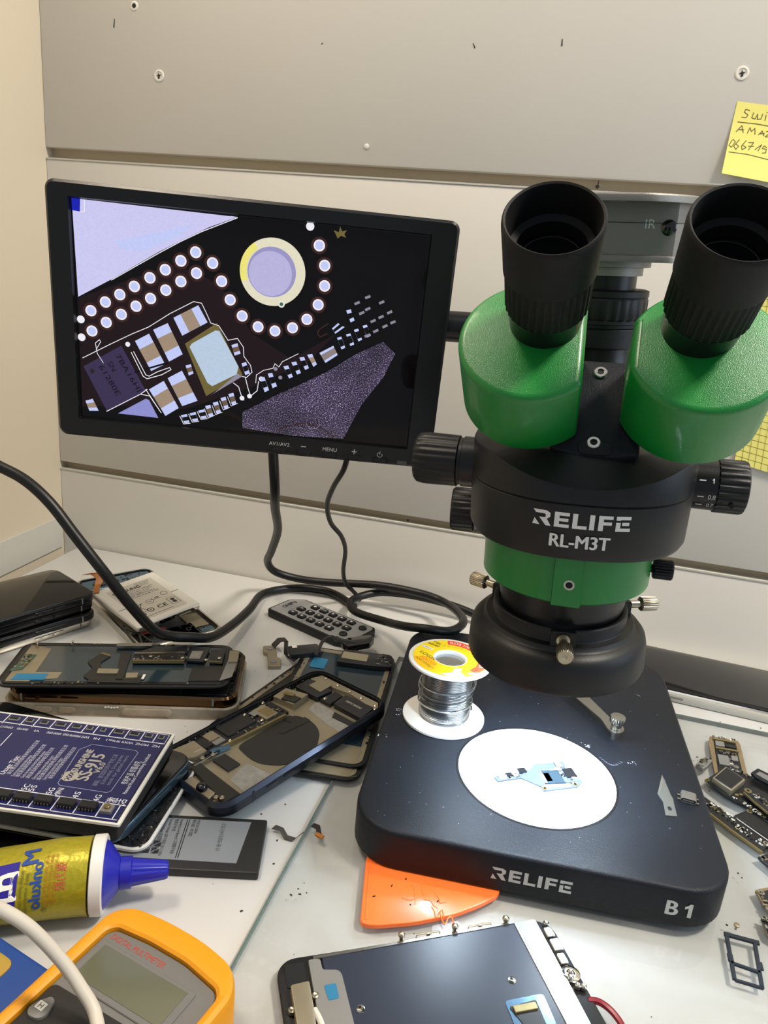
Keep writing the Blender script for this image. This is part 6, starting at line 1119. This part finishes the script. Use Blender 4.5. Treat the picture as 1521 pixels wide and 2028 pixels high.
# sim tray
st = thing('sim_tray', 'dark blue-grey SIM card tray lying on the glass at the right', 'SIM tray', (124, 333, 0))
o1 = rpoly([(117.2, 347.6), (133.4, 347.4), (133.4, 345.0), (131.9, 344.2), (131.5, 335), (130.4, 327.2), (129.8, 317.6), (117.6, 318.2), (116.2, 320.4), (116.3, 329), (117.0, 334), (116.8, 345.2)], .6, 2)
def bars(*q):
    b = MB()
    for a, c, wd in q:
        a, c = Vector(a), Vector(c); d = (c - a).normalized(); n_ = Vector((-d.y, d.x)) * wd / 2; b.slab([tuple(a - n_ - d * wd * .3), tuple(c - n_ + d * wd * .3), tuple(c + n_ + d * wd * .3), tuple(a + n_ - d * wd * .3)], .05, 1.2, .2, 1)
    return b
bars(((117.6, 346.4), (133, 346.2), 2.4)).build('face_plate', 'sim_blue', st)
bars(((118.0, 345), (117.4, 319.2), 1.9), ((131.4, 345), (129.6, 318.8), 1.9), ((118, 318.6), (129.6, 318.2), 1.5), ((117.6, 328.6), (130, 327.2), 1.7)).build('tray_frame', 'sim_blue', st)
for x, y in ((117.6, 331.6), (131.2, 331.4)): MB().at(T(x, y, .6)).box(0, 0, 0, 2.6, 4.6, 1.0, .2).build('side_catch', 'sim_blue', st)
sc_ = MB().at(T(123.6, 352.4, 0)).lathe([(.6, 0), (.7, 2.0), (1.5, 2.2), (1.5, 3), (.8, 3.2)], 14).build('tiny_screw', 'nickel'); tag(solo(sc_, (123.6, 352.4, 0)), 'tiny gold coloured screw standing behind the SIM tray', 'screw')
# crumbs, flecks and smears on the desk
b = MB(); rr = random.Random(12)
spots = [(119.5, 353.5, 0), (133.7, 392.7, 0), (132.1, 395.8, 0), (-123, 335, -4), (-118, 318, -4), (-140, 352, -4), (-130, 365, -4), (-121, 283, -4), (124, 508, 0), (-250, 660, -4), (-330, 480, -4), (-98, 302, 0), (-96, 299, 0), (-93, 301, 0), (-100, 297, 0), (127, 470, 0), (180, 575, -4), (150, 572, -4)]
for x, y, z in spots:
    b.at(T(x, y, z) @ RZ(rr.uniform(0, 6))); l = rr.uniform(.3, .9); b.slab(rpoly([(-l, -.3), (l, -.5), (l * .6, .5), (-l * .7, .4)], .2, 2), .03, .35)
for k in range(70):
    x, y = rr.uniform(-300, -112), rr.uniform(240, 660); b.at(T(x, y, -4) @ RZ(rr.uniform(0, 6))); l = rr.uniform(.15, .4); b.slab([(-l, -.2), (l, -.2), (l, .2), (-l, .2)], .03, .15)
for k in range(60):
    x, y = rr.uniform(-100, 180), rr.uniform(220, 600)
    q = XB.inverted() @ Vector((x, y, 0))
    if abs(q.x) < 106 and -80 < q.y < 185: continue
    b.at(T(x, y, 0) @ RZ(rr.uniform(0, 6))); l = rr.uniform(.15, .4); b.slab([(-l, -.2), (l, -.2), (l, .2), (-l, .2)], .03, .15)
tag(solo(b.build('dirt_flecks', 'dirt'), (0, 400, 0)), 'dark flecks of dirt scattered over the desk and glass', 'dirt', kind='stuff')
# the cable's printed legend
CP = [Vector(p) for p in ((-283, 446, 62), (-275, 462, 38), (-268, 475, 26.5), (-258.5, 487, 21), (-250, 506, 15))]
def cab(u, v, h):
    s = max(0, min(3.999, u / 26 + 0.3)); i = int(s); t = s - i; p0, p1, p2, p3 = CP[max(0, i - 1)], CP[i], CP[min(4, i + 1)], CP[min(4, i + 2)]
    p = .5 * (2 * p1 + (p2 - p0) * t + (2 * p0 - 5 * p1 + 4 * p2 - p3) * t * t + (3 * p1 - p0 - 3 * p2 + p3) * t ** 3)
    tn = (p2 - p1).normalized(); to = (Vector((0, 0, 308)) - p).normalized(); sd = tn.cross(to).normalized(); up = sd.cross(tn).normalized()
    a = v / 3.9; return tuple(p + (3.98 + h) * (math.cos(a) * up + math.sin(a) * sd))
P = Print(cab, .03); P.text('CAT6 UTP 24AWG', 2.6, 33, -1.2, '#8f8f8d', ang=PI, width=34); P.build('cable_print', net)
